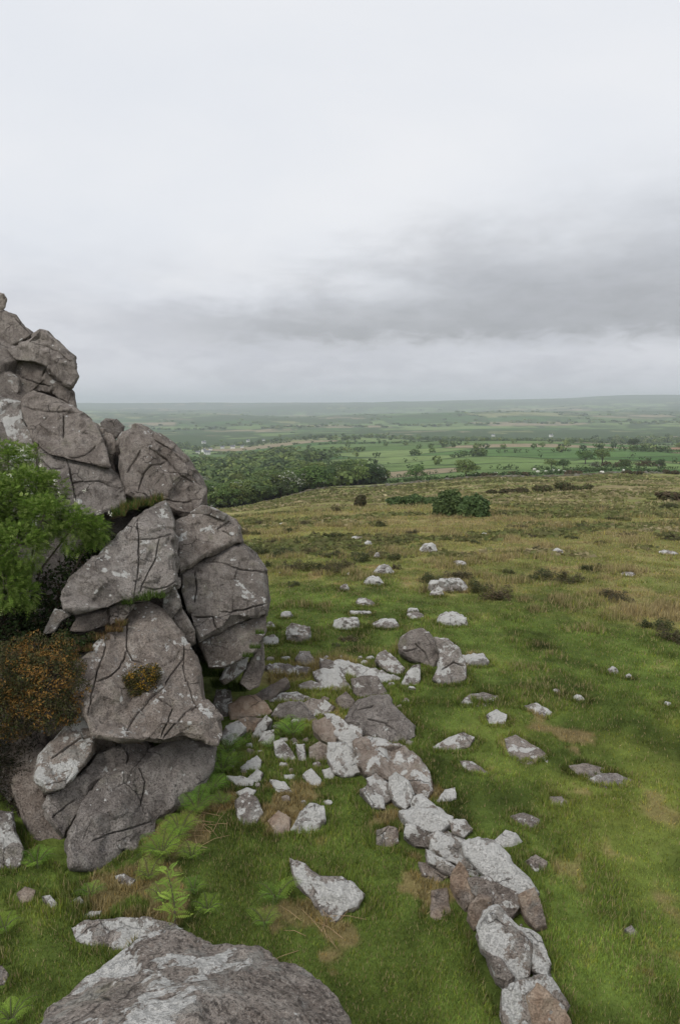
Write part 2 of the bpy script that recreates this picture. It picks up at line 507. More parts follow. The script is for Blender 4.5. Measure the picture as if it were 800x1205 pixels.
def ground_colour(x, y):
    r = np.hypot(x, y)
    n = len(x)
    a = fbm2(x, y, 1.1, 4, .55, 21)
    b = fbm2(x, y, 4.2, 4, .55, 23)
    c3 = fbm2(x, y, 19, 4, .55, 25)
    fine = fbm2(x, y, 0.35, 3, .6, 22)
    turf = np.array((0.092, 0.130, 0.028)) * (1 + 0.75 * (a + .5 * fine)[:, None]) + np.array((0.075, 0.052, 0.012)) * np.clip(b + .6 * a, 0, 1)[:, None]
    olive = np.array((0.190, 0.192, 0.062)) * (1 + 0.40 * a[:, None])
    straw = np.array((0.270, 0.222, 0.105))
    rush = np.array((0.150, 0.168, 0.062))
    k = sstep(r + 8 * b + 6 * c3, 14, 34)[:, None]
    c = turf * (1 - k) + olive * k
    k = (sstep(b * .7 + 0.8 * a + 0.4 * c3 + .3 * fine, 0.10, 0.60) * sstep(r, 10, 26) * 0.80)[:, None]
    c = c * (1 - k) + straw * k
    # darker heathy ground, in streaks along the slope
    st = fbm2(x * .15, y, 9, 5, .6, 27)
    ht = fbm2(x * .55, y, 5, 4, .6, 28)
    k = (sstep(ht + .5 * a, 0.10, 0.50) * sstep(r, 24, 48) * (1 - .5 * sstep(r, 90, 140)) * 0.45)[:, None]
    c = c * (1 - k) + np.array((0.112, 0.112, 0.050)) * k
    k = (sstep(st + .5 * a, 0.0, 0.40) * sstep(r, 50, 80) * 0.80)[:, None]
    c = c * (1 - k) + rush * k
    k = (sstep(-st + .5 * ht, 0.08, 0.45) * sstep(r, 60, 110) * 0.9)[:, None]
    c = c * (1 - k) + np.array((0.245, 0.200, 0.105)) * k
    # worn earth round the stones
    nr = r < 30
    if nr.any():
        t = np.zeros(n)
        for p, rad in BARE:
            d = np.hypot(x - p[0], y - p[1]) / rad + 1.7 * a + .8 * b + 1.5 * fine
            t = np.maximum(t, 0.75 * (1 - sstep(d, 0.35, .8)))
        t = np.maximum(t, 0.7 * sstep(a + 0.5 * b + .5 * fine, 0.50, 0.75))
        k = (t * nr * 0.85)[:, None]
        c = c * (1 - k) + TAN * k
    # farmland beyond the moor
    e = y - edge_y(x)
    far = e > -4
    if far.any():
        ix, ed = field_lookup(x[far], y[far])
        fc = FCOL[ix] * (1 + 0.12 * fbm2(x[far], y[far], 60, 3, .5, 31))[:, None]
        hw = 2.2 + y[far] * 0.0040
        hk = (1 - sstep(ed, hw * 0.6, hw))[:, None]
        wd = wood_mask(x[far], y[far])[:, None]
        fc = fc * (1 - np.maximum(hk, wd)) + np.array((0.045, 0.075, 0.026)) * np.maximum(hk, wd)
        kk = sstep(e[far], -3, 3)[:, None]
        c[far] = c[far] * (1 - kk) + fc * kk
    return np.clip(c, 0.01, 0.9)


# ------------------------------------------------------------------ the ground: one sheet to the horizon
def build_ground():
    rr = np.concatenate([np.array([0.02, 0.8, 1.7, 2.6]), 3.4 * 1.0105 ** np.arange(0, 560)])
    rr = np.concatenate([rr[rr < 1150], 1150 * 1.017 ** np.arange(0, 152), np.array([17000, 20000, 24000, 30000.])])
    dense = np.linspace(-0.62, 0.62, 430)
    rest = np.linspace(0.62, 2 * math.pi - 0.62, 92)[1:-1]
    th = np.concatenate([dense, rest])
    nt, nr = len(th), len(rr)
    R, T = np.meshgrid(rr, th, indexing='ij')
    x, y = (R * np.sin(T)).ravel(), (R * np.cos(T)).ravel()
    z = ground(x, y)
    V = np.stack([x, y, z], 1)
    a = (np.arange(nr - 1)[:, None] * nt + np.arange(nt)[None]).ravel()
    b = (np.arange(nr - 1)[:, None] * nt + (np.arange(nt)[None] + 1) % nt).ravel()
    Fc = np.stack([a, b, b + nt, a + nt], 1)[:, ::-1]
    col = ground_colour(x, y)
    me = mesh_np('ground', V, Fc, GROUND, col, True)
    link('ground', me, 'green turf and straw-coloured moor falling away to hedged fields', 'ground', kind='structure')


build_ground()

# ------------------------------------------------------------------ rocks
OX0, OY0, OCELL = -16.0, 1.0, 0.05
OCC = np.zeros((700, 800), bool)                     # where stone stands, so that no grass grows through it


def occupy(P, pad=0):
    i = ((P[:, 0] - OX0) / OCELL).astype(int)
    j = ((P[:, 1] - OY0) / OCELL).astype(int)
    ok = (i >= 1) & (i < 699) & (j >= 1) & (j < 799)
    OCC[i[ok], j[ok]] = True


def coarse(V, faces):
    """closed polyhedron -> triangle arrays with outward winding"""
    bm = bmesh.new()
    vs_ = [bm.verts.new(v) for v in V]
    for f in faces:
        try:
            bm.faces.new([vs_[i] for i in f])
        except ValueError:
            pass
    bmesh.ops.recalc_face_normals(bm, faces=bm.faces[:])
    bmesh.ops.triangulate(bm, faces=bm.faces[:])
    bm.verts.index_update()
    P = np.array([v.co[:] for v in bm.verts])
    T = np.array([[v.index for v in f.verts] for f in bm.faces])
    bm.free()
    return P, T


def edges_of(T):
    E = np.sort(np.concatenate([T[:, [0, 1]], T[:, [1, 2]], T[:, [2, 0]]]), axis=1)
    key = E[:, 0].astype(np.int64) * 10_000_000 + E[:, 1]
    u, inv = np.unique(key, return_inverse=True)
    return np.stack([u // 10_000_000, u % 10_000_000], 1), inv.reshape(3, -1).T


def refine(P, T, size, coarser=None):
    """split every edge longer than size until none is left"""
    for _ in range(14):
        U, TE = edges_of(T)
        L = np.linalg.norm(P[U[:, 0]] - P[U[:, 1]], axis=1)
        mark = L > (size if coarser is None else size * coarser((P[U[:, 0]] + P[U[:, 1]]) / 2))
        if not mark.any():
            break
        # only split an edge that is nearly the longest of a triangle it belongs to: keeps triangles well shaped
        TL = L[TE]
        mx_ = TL.max(1)
        want = np.zeros(len(U), bool)
        sel = TL >= 0.72 * mx_[:, None]
        want[TE[sel]] = True
        mark &= want
        new = np.full(len(U), -1)
        new[mark] = len(P) + np.arange(mark.sum())
        P = np.concatenate([P, (P[U[mark, 0]] + P[U[mark, 1]]) / 2])
        M = new[TE]                                  # midpoints of edges 01, 12, 20
        cnt = (M >= 0).sum(1)
        out = [T[cnt == 0]]
        for c in (1, 2):
            t, m = T[cnt == c], M[cnt == c]
            if not len(t):
                continue
            # rotate so that the special edge comes first
            k = np.argmax(m >= 0, 1) if c == 1 else (np.argmin(m >= 0, 1) + 1) % 3
            i = np.arange(len(t))
            t = np.stack([t[i, k], t[i, (k + 1) % 3], t[i, (k + 2) % 3]], 1)
            m = np.stack([m[i, k], m[i, (k + 1) % 3], m[i, (k + 2) % 3]], 1)
            if c == 1:
                out += [np.stack([t[:, 0], m[:, 0], t[:, 2]], 1), np.stack([m[:, 0], t[:, 1], t[:, 2]], 1)]
            else:
                out += [np.stack([m[:, 0], t[:, 1], m[:, 1]], 1), np.stack([t[:, 0], m[:, 0], m[:, 1]], 1), np.stack([t[:, 0], m[:, 1], t[:, 2]], 1)]
        t, m = T[cnt == 3], M[cnt == 3]
        out += [np.stack([t[:, 0], m[:, 0], m[:, 2]], 1), np.stack([m[:, 0], t[:, 1], m[:, 1]], 1), np.stack([m[:, 2], m[:, 1], t[:, 2]], 1), m]
        T = np.concatenate(out)
    return P, T


def relax(P, T, it=1, f=0.5):
    U, _ = edges_of(T)
    n = len(P)
    deg = np.bincount(U.ravel(), minlength=n).astype(float)
    for _ in range(it):
        A = np.stack([np.bincount(U[:, 0], P[U[:, 1], k], n) + np.bincount(U[:, 1], P[U[:, 0], k], n) for k in range(3)], 1)
        P = P * (1 - f) + f * A / np.maximum(deg, 1)[:, None]
    return P


def normals(P, T):
    fn = np.cross(P[T[:, 1]] - P[T[:, 0]], P[T[:, 2]] - P[T[:, 0]])
    N = np.stack([sum(np.bincount(T[:, j], fn[:, k], len(P)) for j in range(3)) for k in range(3)], 1)
    return N / (np.linalg.norm(N, axis=1)[:, None] + 1e-12)


def remeshed(V, faces, vox, smooth=2, coarser=None):
    P, T = coarse(V, faces)
    P, T = refine(P, T, vox * 1.25, coarser)
    return relax(P, T, smooth), T


def seg_dist(px, py, line, along=False):
    """distance to a polyline, and how far along it (0..1) the nearest point lies"""
    d = np.full(len(px), 1e9)
    f = np.zeros(len(px))
    tot = sum(math.hypot(b[0] - a[0], b[1] - a[1]) for a, b in zip(line[:-1], line[1:]))
    run = 0.0
    for (ax, ay), (bx, by) in zip(line[:-1], line[1:]):
        ex, ey = bx - ax, by - ay
        ln = math.hypot(ex, ey)
        t = np.clip(((px - ax) * ex + (py - ay) * ey) / max(ex * ex + ey * ey, 1e-6), 0, 1)
        e = np.hypot(px - ax - t * ex, py - ay - t * ey)
        up = e < d
        d = np.where(up, e, d)
        f = np.where(up, (run + t * ln) / max(tot, 1e-6), f)
        run += ln
    return (d, f) if along else d


def weather(PT, size, seed, cracks=(), rough=1.0, ledge=1.0):
    """turn a plain polyhedron into broken, weathered stone"""
    P, T = PT
    n = len(P)
    N = normals(P, T)
    g = rs(seed)
    s = size
    d = fbm(P / (0.6 * s) + seed * 3.1, 2, .5, seed) * 0.008 * s
    # broken facets: each patch of surface tilts its own way and steps at its edges
    pt = P[g.randint(0, n, 46)]
    tv = g.normal(size=(46, 3)) * 0.13
    off = g.uniform(-1, 1, 46) * 0.009 * s
    Wp = P + 0.02 * s * np.stack([fbm(P / (0.25 * s) + k_ * 7.7, 2, .5, seed + 40 + k_) for k_ in range(3)], 1)
    near = np.zeros(n, int)
    best = np.full(n, 1e9)
    for k in range(46):
        r2 = ((Wp - pt[k]) ** 2).sum(1)
        up = r2 < best
        near[up] = k
        best[up] = r2[up]
    d += np.clip(((P - pt[near]) * tv[near]).sum(1) + off[near], -.016 * s, .016 * s) * ledge
    # parallel joints give stepped ledges
    for k in range(2):
        ax = g.normal(size=3)
        ax[2] *= 1.6 if k == 0 else 0.5
        ax /= np.linalg.norm(ax)
        step = s * g.uniform(0.3, 0.6)
        t = (P @ ax) / step + 0.06 * fbm(P / (0.5 * s) + k * 9.7 + seed, 2, .5, seed + k) + g.rand()
        fr = t - np.floor(t)
        saw = np.where(fr < 0.95, fr / 0.95, (1 - fr) / 0.05) - 0.5
        d += saw * 0.013 * s * ledge * sstep(fbm(P / (0.8 * s) + k * 5.1 + seed * 2, 2, .5, seed + 20 + k), -0.2, 0.15)
    rdg = 1 - np.abs(fbm(P / min(0.26, 0.36 * s) + 4.4 + seed, 3, .55, seed + 7)) * 2.2
    d += (rdg - 0.45) * 0.005 * rough * min(1.0, s * 1.6)
    d += fbm(P / 0.06, 2, .6, seed + 9) * 0.006 * rough * min(1.0, s * 2)
    if cracks:
        px, py, _ = project(P)
        jx = px + 1.0 * fbm(P / 0.12, 3, .5, seed + 31)
        jy = py + 1.0 * fbm(P / 0.12, 3, .5, seed + 33)
        # only on the sides that the joints open to
        view = P - CAM
        view /= np.linalg.norm(view, axis=1)[:, None]
        face = sstep(-(N * view).sum(1), 0.0, 0.3)
        for ln in cracks:
            ds, fa = seg_dist(jx, jy, ln, True)
            fade = sstep(fa, -0.05, 0.08) * sstep(1 - fa, -0.05, 0.14) * (0.55 + 0.45 * sstep(fbm(P / 0.3 + seed, 2, .5, seed + 35), -.3, .3))
            d -= 0.11 * np.exp(-(ds / 0.60) ** 2) * face * fade
    return P + N * d[:, None], T


def finish(PT, name, label, cat, group, parent, lichen, warm):
    P, T = PT
    c = np.array([(P[:, 0].min() + P[:, 0].max()) / 2, (P[:, 1].min() + P[:, 1].max()) / 2, P[:, 2].min()])
    me = mesh_np(name, P - c, T, ROCK, None, True)
    o = link(name, me, label, cat, group, None, parent, c if parent is None else c - np.array(parent.location))
    o['lichen'] = float(lichen)
    o['warm'] = float(warm)
    occupy(P[P[:, 2] > ground(P[:, 0], P[:, 1]) + .01])
    return o


def inset_ring(pts, w):
    n = len(pts)
    area = sum(pts[i][0] * pts[(i + 1) % n][1] - pts[(i + 1) % n][0] * pts[i][1] for i in range(n))
    sg = 1 if area > 0 else -1
    out = []
    for i in range(n):
        p, a, b = np.array(pts[i]), np.array(pts[i - 1]), np.array(pts[(i + 1) % n])
        e1, e2 = p - a, b - p
        n1 = np.array((-e1[1], e1[0])) / (np.hypot(*e1) + 1e-6)
        n2 = np.array((-e2[1], e2[0])) / (np.hypot(*e2) + 1e-6)
        m = n1 + n2
        m /= np.hypot(*m) + 1e-6
        out.append(p + sg * m * w)
    return out


def inside(p, poly):
    x, y = p
    c = False
    n = len(poly)
    for i in range(n):
        (x1, y1), (x2, y2) = poly[i], poly[i - 1]
        if (y1 > y) != (y2 > y) and x < (x2 - x1) * (y - y1) / (y2 - y1) + x1:
            c = not c
    return c


def traced(name, pts, depth, thick, label=None, cat=None, group=None, parent=None, inset=7.0, bulge=0.12, vox=0.03,
           inner=(), cracks=(), lichen=0.3, warm=0.0, seed=1, rough=1.0, ledge=1.0, back=0.85, jit=0.012, drop=0.0, grow=0.1, smooth=2):
    """stone with the given silhouette (photograph pixels): its face lies at depth(px, py) metres,
    its sides run back by thick metres; inner = [(px, py, metres nearer)]"""
    g = rs(seed + 500)
    pts = [tuple(map(float, p)) for p in pts]
    dm = depth(sum(p[0] for p in pts) / len(pts), sum(p[1] for p in pts) / len(pts))
    pts = [tuple(p) for p in inset_ring(pts, -(grow + 0.30 * vox * F / dm))]
    inset = inset * 0.5
    bulge = bulge * 0.42
    xs, ys = [p[0] for p in pts], [p[1] for p in pts]
    inner = list(inner)
    sz = max(max(xs) - min(xs), max(ys) - min(ys))
    for _ in range(int(min(10, 3 + sz / 22))):
        c_ = (g.uniform(min(xs), max(xs)), g.uniform(min(ys), max(ys)))
        if inside(c_, pts) and seg_dist(np.array([c_[0]]), np.array([c_[1]]), pts + pts[:1])[0] > inset * 1.5 and all(math.hypot(c_[0] - a_, c_[1] - b_) > sz * .14 for a_, b_, _c in inner):
            inner.append((c_[0], c_[1], g.uniform(-.6, 1.0) * 0.055 * sz / F * dm))
    ins = [tuple(p) for p in inset_ring(pts, inset)]
    keep = [(p, -jit * g.uniform(-1, 1)) for p in ins if g.rand() < .62 and inside(p, pts) and seg_dist(np.array([p[0]]), np.array([p[1]]), pts + pts[:1])[0] > inset * 0.55]
    P2 = [Vector(p) for p in pts] + [Vector(p) for p, _ in keep] + [Vector((a, b)) for a, b, _ in inner]
    n = len(pts)
    res = delaunay_2d_cdt(P2, [(i, (i + 1) % n) for i in range(n)], [], 1, 1e-4)
    vv, ff, orig = res[0], res[2], res[3]
    D = []
    for i, p in enumerate(vv):
        o = orig[i][0] if orig[i] else 0
        base = depth(p[0], p[1])
        if o < n:
            base += bulge * g.uniform(0.7, 1.3)
        elif o < n + len(keep):
            base += keep[o - n][1]
        else:
            base -= inner[o - n - len(keep)][2]
        D.append(base)
    V = [at(p[0], p[1], d) for p, d in zip(vv, D)]
    faces = [list(f) for f in ff]
    # map outline index -> output vertex
    idx = {}
    for i, o in enumerate(orig):
        for k in o:
            idx[k] = i
    cx, cy = sum(p[0] for p in pts) / n, sum(p[1] for p in pts) / n
    ring = [idx[i] for i in range(n)]
    mids, backs = [], []
    for i in range(n):
        d = D[ring[i]]
        mids.append(len(V))
        V.append(at(pts[i][0], pts[i][1], d + thick * 0.45) + np.array((0, 0, -drop * 0.5)))
    for i in range(n):
        backs.append(len(V))
        q0 = (cx + (pts[i][0] - cx) * back, cy + (pts[i][1] - cy) * back)
        V.append(at(q0[0], q0[1], D[ring[i]] + thick * g.uniform(.9, 1.1)) + np.array((0, 0, -drop)))
    for i in range(n):
        j = (i + 1) % n
        faces.append([ring[i], ring[j], mids[j], mids[i]])
        faces.append([mids[i], mids[j], backs[j], backs[i]])
    r2 = delaunay_2d_cdt([Vector(p) for p in pts], [(i, (i + 1) % n) for i in range(n)], [], 1, 1e-4)
    for f in r2[2]:
        faces.append([backs[r2[3][k][0]] for k in f])
    Pn = np.array([V[i] for i in ring])
    size = float(np.linalg.norm(Pn.max(0) - Pn.min(0))) * 0.6
    def coarser(M):
        mx_, my_, md = project(M)
        k = 1 + 2.6 * sstep(md - depth(mx_, my_), 0.22 + bulge, 0.75 + bulge)
        for ln in cracks:                            # finer along the joints, so that they stay sharp
            k = np.where((k < 1.3) & (seg_dist(mx_, my_, ln) < 2.6), 0.42, k)
        return k
    return finish(weather(remeshed(V, faces, vox, smooth, coarser), size, seed, cracks, rough, ledge), name, label, cat, group, parent, lichen, warm)


def plane(cx, cy, d0, gx=0.0, gy=0.0):
    """face depth: d0 at (cx, cy), gx more per 100 px to the right, gy more per 100 px upward"""
    return lambda px, py: d0 + gx * (px - cx) / 100 + gy * (cy - py) / 100


# ---- the crag, block by block (silhouettes in photograph pixels)
CR = 'blocks of the jointed crag'
def block(pts, dep, thick, label, **kw):
    kw.setdefault('vox', 0.032)
    kw.setdefault('grow', 1.2)
    kw.setdefault('smooth', 0)
    return traced('rock_block', pts, dep, thick, label, 'rock', CR, **kw)


block([(-90, 374), (4, 380), (26, 405), (52, 436), (76, 468), (100, 500), (130, 525), (165, 560), (215, 612), (240, 640), (262, 680), (268, 740), (250, 780), (235, 800), (215, 850), (120, 895), (60, 880), (-90, 868)],
      plane(100, 800, 9.9, 0.9, 0.95), 1.6, 'dark inner mass of the crag, seen only through the gaps between its outer blocks', vox=.06, lichen=.05, seed=3)
block([(-90, 850), (0, 846), (60, 850), (90, 880), (90, 960), (40, 985), (-90, 990)], plane(20, 920, 9.5, .2, .3), 1.0,
      'back wall of the dark hollow under the gorse bush', vox=.05, lichen=0, seed=4)
block([(-14, 352), (0, 346), (4, 347), (7, 352), (5, 361), (0, 367), (-14, 372)], plane(0, 357, 12.9), .5,
      'small dark knob at the very top of the crag', inset=2, bulge=.05, vox=.025, lichen=.15, seed=11)
block([(-50, 362), (0, 364), (10, 370), (18, 373), (28, 386), (38, 393), (30, 399), (12, 408), (7, 405), (0, 402), (-50, 404)], plane(0, 385, 12.8, -.3, .3), 1.2,
      'grey-brown wedge block under the topmost knob of the crag', inset=6, lichen=.2, seed=12, cracks=[[(18, 374), (36, 393)]])
block([(10, 411), (34, 401), (41, 394), (48, 390), (56, 392), (68, 403), (80, 416), (87, 421), (88, 435), (90, 443), (84, 454), (75, 451), (62, 440), (57, 430), (40, 423), (20, 422)],
      plane(55, 420, 12.3, -.2, .5), 1.3, 'overhanging brown block jutting to the right near the top of the crag', inset=6, bulge=.2, lichen=.1, seed=13,
      cracks=[[(34, 402), (50, 405), (68, 413), (84, 426)]], inner=[(70, 428, .1), (48, 398, -.15)])
block([(19, 422), (40, 425), (56, 432), (61, 442), (76, 453), (85, 463), (89, 480), (80, 474), (62, 461), (40, 458), (30, 468), (24, 460), (21, 445)],
      plane(50, 445, 12.5, -.2, .3), 1.2, 'brown block tucked beneath the overhanging block of the crag', inset=5, lichen=.12, seed=14,
      cracks=[[(24, 444), (40, 450), (60, 455)], [(54, 434), (50, 444)]])
block([(-60, 402), (0, 404), (6, 412), (10, 422), (-4, 432), (-60, 432)], plane(0, 418, 13.3), 1.0,
      'shadowed block at the back of the crag, left of the overhang', inset=5, lichen=.1, seed=15)
block([(-60, 430), (0, 434), (12, 440), (21, 447), (23, 461), (10, 467), (-60, 466)], plane(0, 450, 12.3, 0, .4), 1.2,
      'low pale-topped block resting on the big left slab of the crag', inset=5, lichen=.5, seed=16)
block([(-90, 470), (0, 468), (23, 475), (27, 490), (37, 512), (42, 540), (50, 600), (30, 640), (-90, 640)], plane(0, 540, 11.2, .3, .9), 1.4,
      'slab of the crag mottled with white lichen, half hidden by the leafy shrub', lichen=.75, seed=17,
      cracks=[[(0, 510), (20, 520), (38, 535)]])
block([(25, 475), (29, 470), (40, 462), (60, 470), (90, 483), (104, 493), (114, 502), (122, 520), (128, 548), (105, 543), (82, 539), (60, 533), (42, 519), (38, 508), (29, 490)],
      plane(80, 510, 11.5, .1, 1.0), 1.4, 'broad smooth grey slab below the overhanging block, cut by thin cracks', lichen=.25, seed=18, rough=.8,
      cracks=[[(30, 478), (55, 484), (80, 484), (95, 486)], [(113, 524), (100, 536), (82, 539)], [(75, 488), (74, 515)]], inset=9)
block([(44, 524), (60, 536), (82, 542), (105, 546), (129, 551), (139, 562), (146, 574), (148, 590), (135, 598), (112, 606), (70, 612), (50, 590), (46, 560)],
      plane(95, 575, 11.2, .1, .5), 1.3, 'squared brownish block with an upright crack, above the flowering shrub', lichen=.2, seed=19, rough=.8,
      cracks=[[(80, 542), (84, 560), (90, 596)], [(84, 568), (115, 566), (142, 576)], [(47, 540), (60, 552), (78, 550)]])
block([(112, 500), (122, 506), (132, 514), (137, 526), (131, 540), (136, 556), (130, 552), (126, 530), (120, 514)], plane(125, 525, 11.8), 1.0,
      'narrow slanting sliver of rock beside the deep upright gap in the crag', inset=3, bulge=.05, vox=.025, lichen=.2, seed=20)
block([(120, 498), (125, 494), (137, 495), (145, 502), (143, 512), (135, 515), (123, 508)], plane(132, 504, 11.9), .7,
      'small jagged dark stone perched in the notch of the skyline', inset=3, bulge=.08, vox=.022, lichen=.2, seed=21)
block([(140, 524), (146, 510), (160, 503), (172, 505), (186, 514), (202, 524), (218, 540), (226, 553), (235, 563), (240, 576), (240, 594), (226, 607), (206, 603), (192, 594), (180, 590), (160, 586), (150, 580), (146, 556)],
      plane(190, 555, 11.3, .3, .6), 1.6, 'rounded brown block with curving layered cracks on the right shoulder of the crag', lichen=.3, vox=.028, seed=22, inset=10, bulge=.3, ledge=1.5,
      cracks=[[(163, 577), (169, 558), (178, 548), (196, 543)], [(176, 528), (196, 541), (214, 560), (236, 572)], [(182, 517), (205, 532), (222, 550)],
              [(160, 578), (185, 588), (220, 590), (238, 586)], [(166, 530), (150, 556)]], inner=[(175, 545, .1), (205, 565, .12)])
block([(194, 593), (203, 612), (206, 635), (208, 688), (198, 696), (180, 702), (160, 703), (130, 712), (92, 719), (76, 717), (72, 704), (85, 681), (110, 660), (135, 636), (160, 612), (178, 600)],
      plane(150, 660, 9.3, .5, .75), 1.3, 'long pointed wedge slab tilted up to the right, in the middle of the crag', lichen=.42, vox=.025, seed=23, inset=9, bulge=.22, rough=.9,
      cracks=[[(162, 612), (164, 640), (163, 670), (158, 702)], [(162, 636), (185, 633), (204, 628)], [(188, 634), (184, 655), (172, 680), (163, 700)],
              [(164, 690), (182, 693), (198, 690), (207, 684)]], inner=[(95, 700, -.15), (120, 690, .06)])
block([(208, 614), (230, 605), (246, 603), (262, 606), (276, 613), (282, 622), (284, 637), (265, 644), (240, 655), (225, 666), (213, 672), (208, 652)],
      plane(245, 635, 10.7, .6, .9), 1.5, 'upper of the big rounded blocks on the right side of the crag', lichen=.4, seed=24, inset=9, bulge=.25, rough=.8,
      cracks=[[(256, 622), (270, 613)], [(262, 624), (275, 632)]])
block([(226, 603), (238, 596), (250, 599), (266, 606), (264, 611), (246, 604)], plane(246, 603, 10.9), .8,
      'thin pale cap of stone lying on the upper rounded block', inset=2.5, bulge=.05, vox=.022, lichen=.8, seed=25)
block([(213, 676), (240, 660), (264, 648), (284, 641), (300, 653), (312, 671), (313, 690), (316, 705), (312, 722), (290, 728), (262, 740), (236, 753), (228, 730), (222, 712), (216, 695)],
      plane(265, 700, 10.4, .5, .75), 1.7, 'largest rounded block on the right of the crag, with a level crack near its top', lichen=.38, vox=.027, seed=26, inset=10, bulge=.28, rough=.8,
      cracks=[[(244, 661), (262, 662), (276, 668), (314, 674)], [(229, 708), (231, 690), (229, 670)], [(260, 720), (288, 717), (313, 711)], [(228, 725), (251, 726), (252, 734), (257, 742)]])
block([(236, 757), (262, 744), (290, 732), (311, 726), (311, 742), (301, 764), (280, 776), (262, 784), (247, 784), (241, 768)],
      plane(275, 755, 10.35, .5, .5), 1.4, 'wedge block spotted with lichen beneath the largest rounded block', lichen=.5, seed=27, inset=6, bulge=.12)
block([(284, 804), (296, 776), (309, 756), (310, 785), (303, 806), (294, 810)], plane(298, 785, 10.7, .3, .4), 1.0,
      'grey prop stone standing under the right foot of the crag', inset=4, bulge=.08, lichen=.2, seed=28, vox=.026)
block([(260, 800), (268, 784), (282, 774), (292, 772), (288, 786), (274, 798), (264, 804)], plane(275, 788, 10.6, .3, .4), .7,
      'white-crusted stone wedged beside the grey prop stone', inset=3, bulge=.05, lichen=1.0, seed=29, vox=.024)
block([(194, 697), (204, 690), (209, 702), (213, 714), (202, 726), (194, 722)], plane(203, 708, 9.5), .9,
      'pale upright splinter wedged in the cleft below the pointed slab', inset=3, bulge=.05, lichen=.8, seed=30, vox=.022)
block([(201, 728), (213, 716), (221, 730), (228, 744), (228, 756), (222, 760), (212, 745)], plane(215, 738, 9.6), .8,
      'lower splinter of rock wedged in the cleft', inset=3, bulge=.05, lichen=.5, seed=31, vox=.022)
block([(84, 742), (92, 728), (112, 722), (130, 716), (129, 732), (112, 738), (98, 742)], plane(108, 730, 8.9, .4, .3), .8,
      'small flat-topped block under the left end of the pointed slab', inset=4, bulge=.06, lichen=.3, seed=32, vox=.024)
block([(131, 716), (150, 708), (158, 712), (146, 728), (131, 734)], plane(143, 720, 9.0, .4, .3), .8,
      'small dark block between the pointed slab and the main face', inset=3, bulge=.06, lichen=.2, seed=33, vox=.024)
block([(52, 746), (60, 730), (66, 718), (76, 721), (82, 724), (72, 730), (64, 742)], plane(68, 730, 8.9), .7,
      'white-crusted sliver at the tip of the pointed slab', inset=2.5, bulge=.05, lichen=1.0, seed=34, vox=.022)
block([(148, 730), (160, 713), (175, 710), (192, 720), (207, 742), (221, 756), (228, 772), (234, 795), (238, 822), (250, 836), (259, 846), (260, 865), (254, 874), (238, 869), (215, 866), (195, 870), (172, 868), (140, 872), (112, 862), (98, 838), (88, 815), (90, 785), (110, 762), (130, 745)],
      plane(180, 800, 8.55, .45, .95), 1.5, 'big triangular upper face of the near crag with a gorse tuft on its ledge', lichen=.42, seed=35, inset=11, bulge=.2, vox=.023,
      cracks=[[(217, 757), (217, 790), (225, 815), (234, 838)], [(193, 869), (212, 846), (234, 829)], [(150, 728), (149, 762), (156, 778), (170, 782)],
              [(184, 822), (204, 832), (198, 850), (190, 868)], [(217, 772), (204, 790), (194, 806), (183, 816), (165, 836), (150, 858)], [(126, 756), (116, 785), (108, 815), (104, 845)], [(112, 802), (130, 797), (142, 785), (150, 765)]],
      inner=[(140, 850, -.22), (150, 832, -.18), (160, 812, -.14), (122, 848, -.16), (195, 800, .06), (170, 745, .05), (190, 850, .08), (120, 790, .05), (160, 856, -.18), (235, 850, .10)])
block([(100, 838), (106, 852), (112, 868), (110, 885), (95, 905), (75, 925), (54, 932), (42, 915), (48, 890), (62, 875), (78, 856)],
      plane(78, 885, 7.75, .3, .8), .9, 'lichen-splashed oval slab leaning on the lower left of the crag', lichen=.85, seed=36, inset=7, bulge=.14, vox=.026, warm=.25,
      cracks=[[(62, 892), (78, 880), (96, 868), (108, 866)]])
block([(157, 870), (166, 868), (178, 878), (168, 893), (146, 901), (118, 917), (100, 938), (84, 966), (76, 984), (62, 968), (52, 948), (57, 936), (76, 929), (97, 909), (116, 890), (140, 878)],
      plane(110, 920, 7.85, .5, .7), .9, 'curved strip of rock running below the oval slab', lichen=.3, seed=37, inset=6, bulge=.12, vox=.026,
      cracks=[[(145, 876), (152, 890), (150, 899)], [(62, 962), (78, 948), (90, 940)]])
block([(80, 986), (100, 945), (120, 920), (142, 905), (166, 898), (179, 884), (195, 875), (215, 871), (240, 875), (253, 880), (248, 900), (240, 920), (225, 938), (205, 950), (184, 964), (178, 985), (165, 1000), (140, 1014), (110, 1020), (84, 1018), (80, 1002)],
      plane(150, 950, 7.75, .62, .55), 1.5, 'large keel-shaped bottom block of the crag undercut above the grass', lichen=.15, seed=38, inset=11, bulge=.22, vox=.024, drop=.35,
      cracks=[[(108, 990), (130, 981), (158, 974), (180, 966)], [(163, 902), (172, 920), (165, 950)]],
      inner=[(140, 950, .10), (200, 910, .02), (112, 962, .06), (150, 992, -.06)])
block([(-6, 868), (30, 858), (50, 852), (54, 880), (46, 912), (56, 944), (66, 970), (82, 990), (84, 1016), (58, 1004), (30, 966), (8, 910)],
      plane(45, 930, 8.05, .2, .6), 1.2, 'shadowed left flank of the near crag', lichen=.1, warm=.2, seed=39, inset=5, bulge=.1, vox=.03, drop=.3)
block([(-60, 955), (0, 955), (14, 957), (18, 978), (27, 998), (26, 1018), (9, 1031), (-60, 1045)], plane(0, 995, 7.35, .1, .6), .8,
      'smooth pale grey boulder in the grass at the left foot of the crag', lichen=.75, seed=40, inset=7, bulge=.12, vox=.026, rough=.5, ledge=.4, drop=.2, cracks=[[(-10, 1010), (4, 1016), (10, 1026)]])
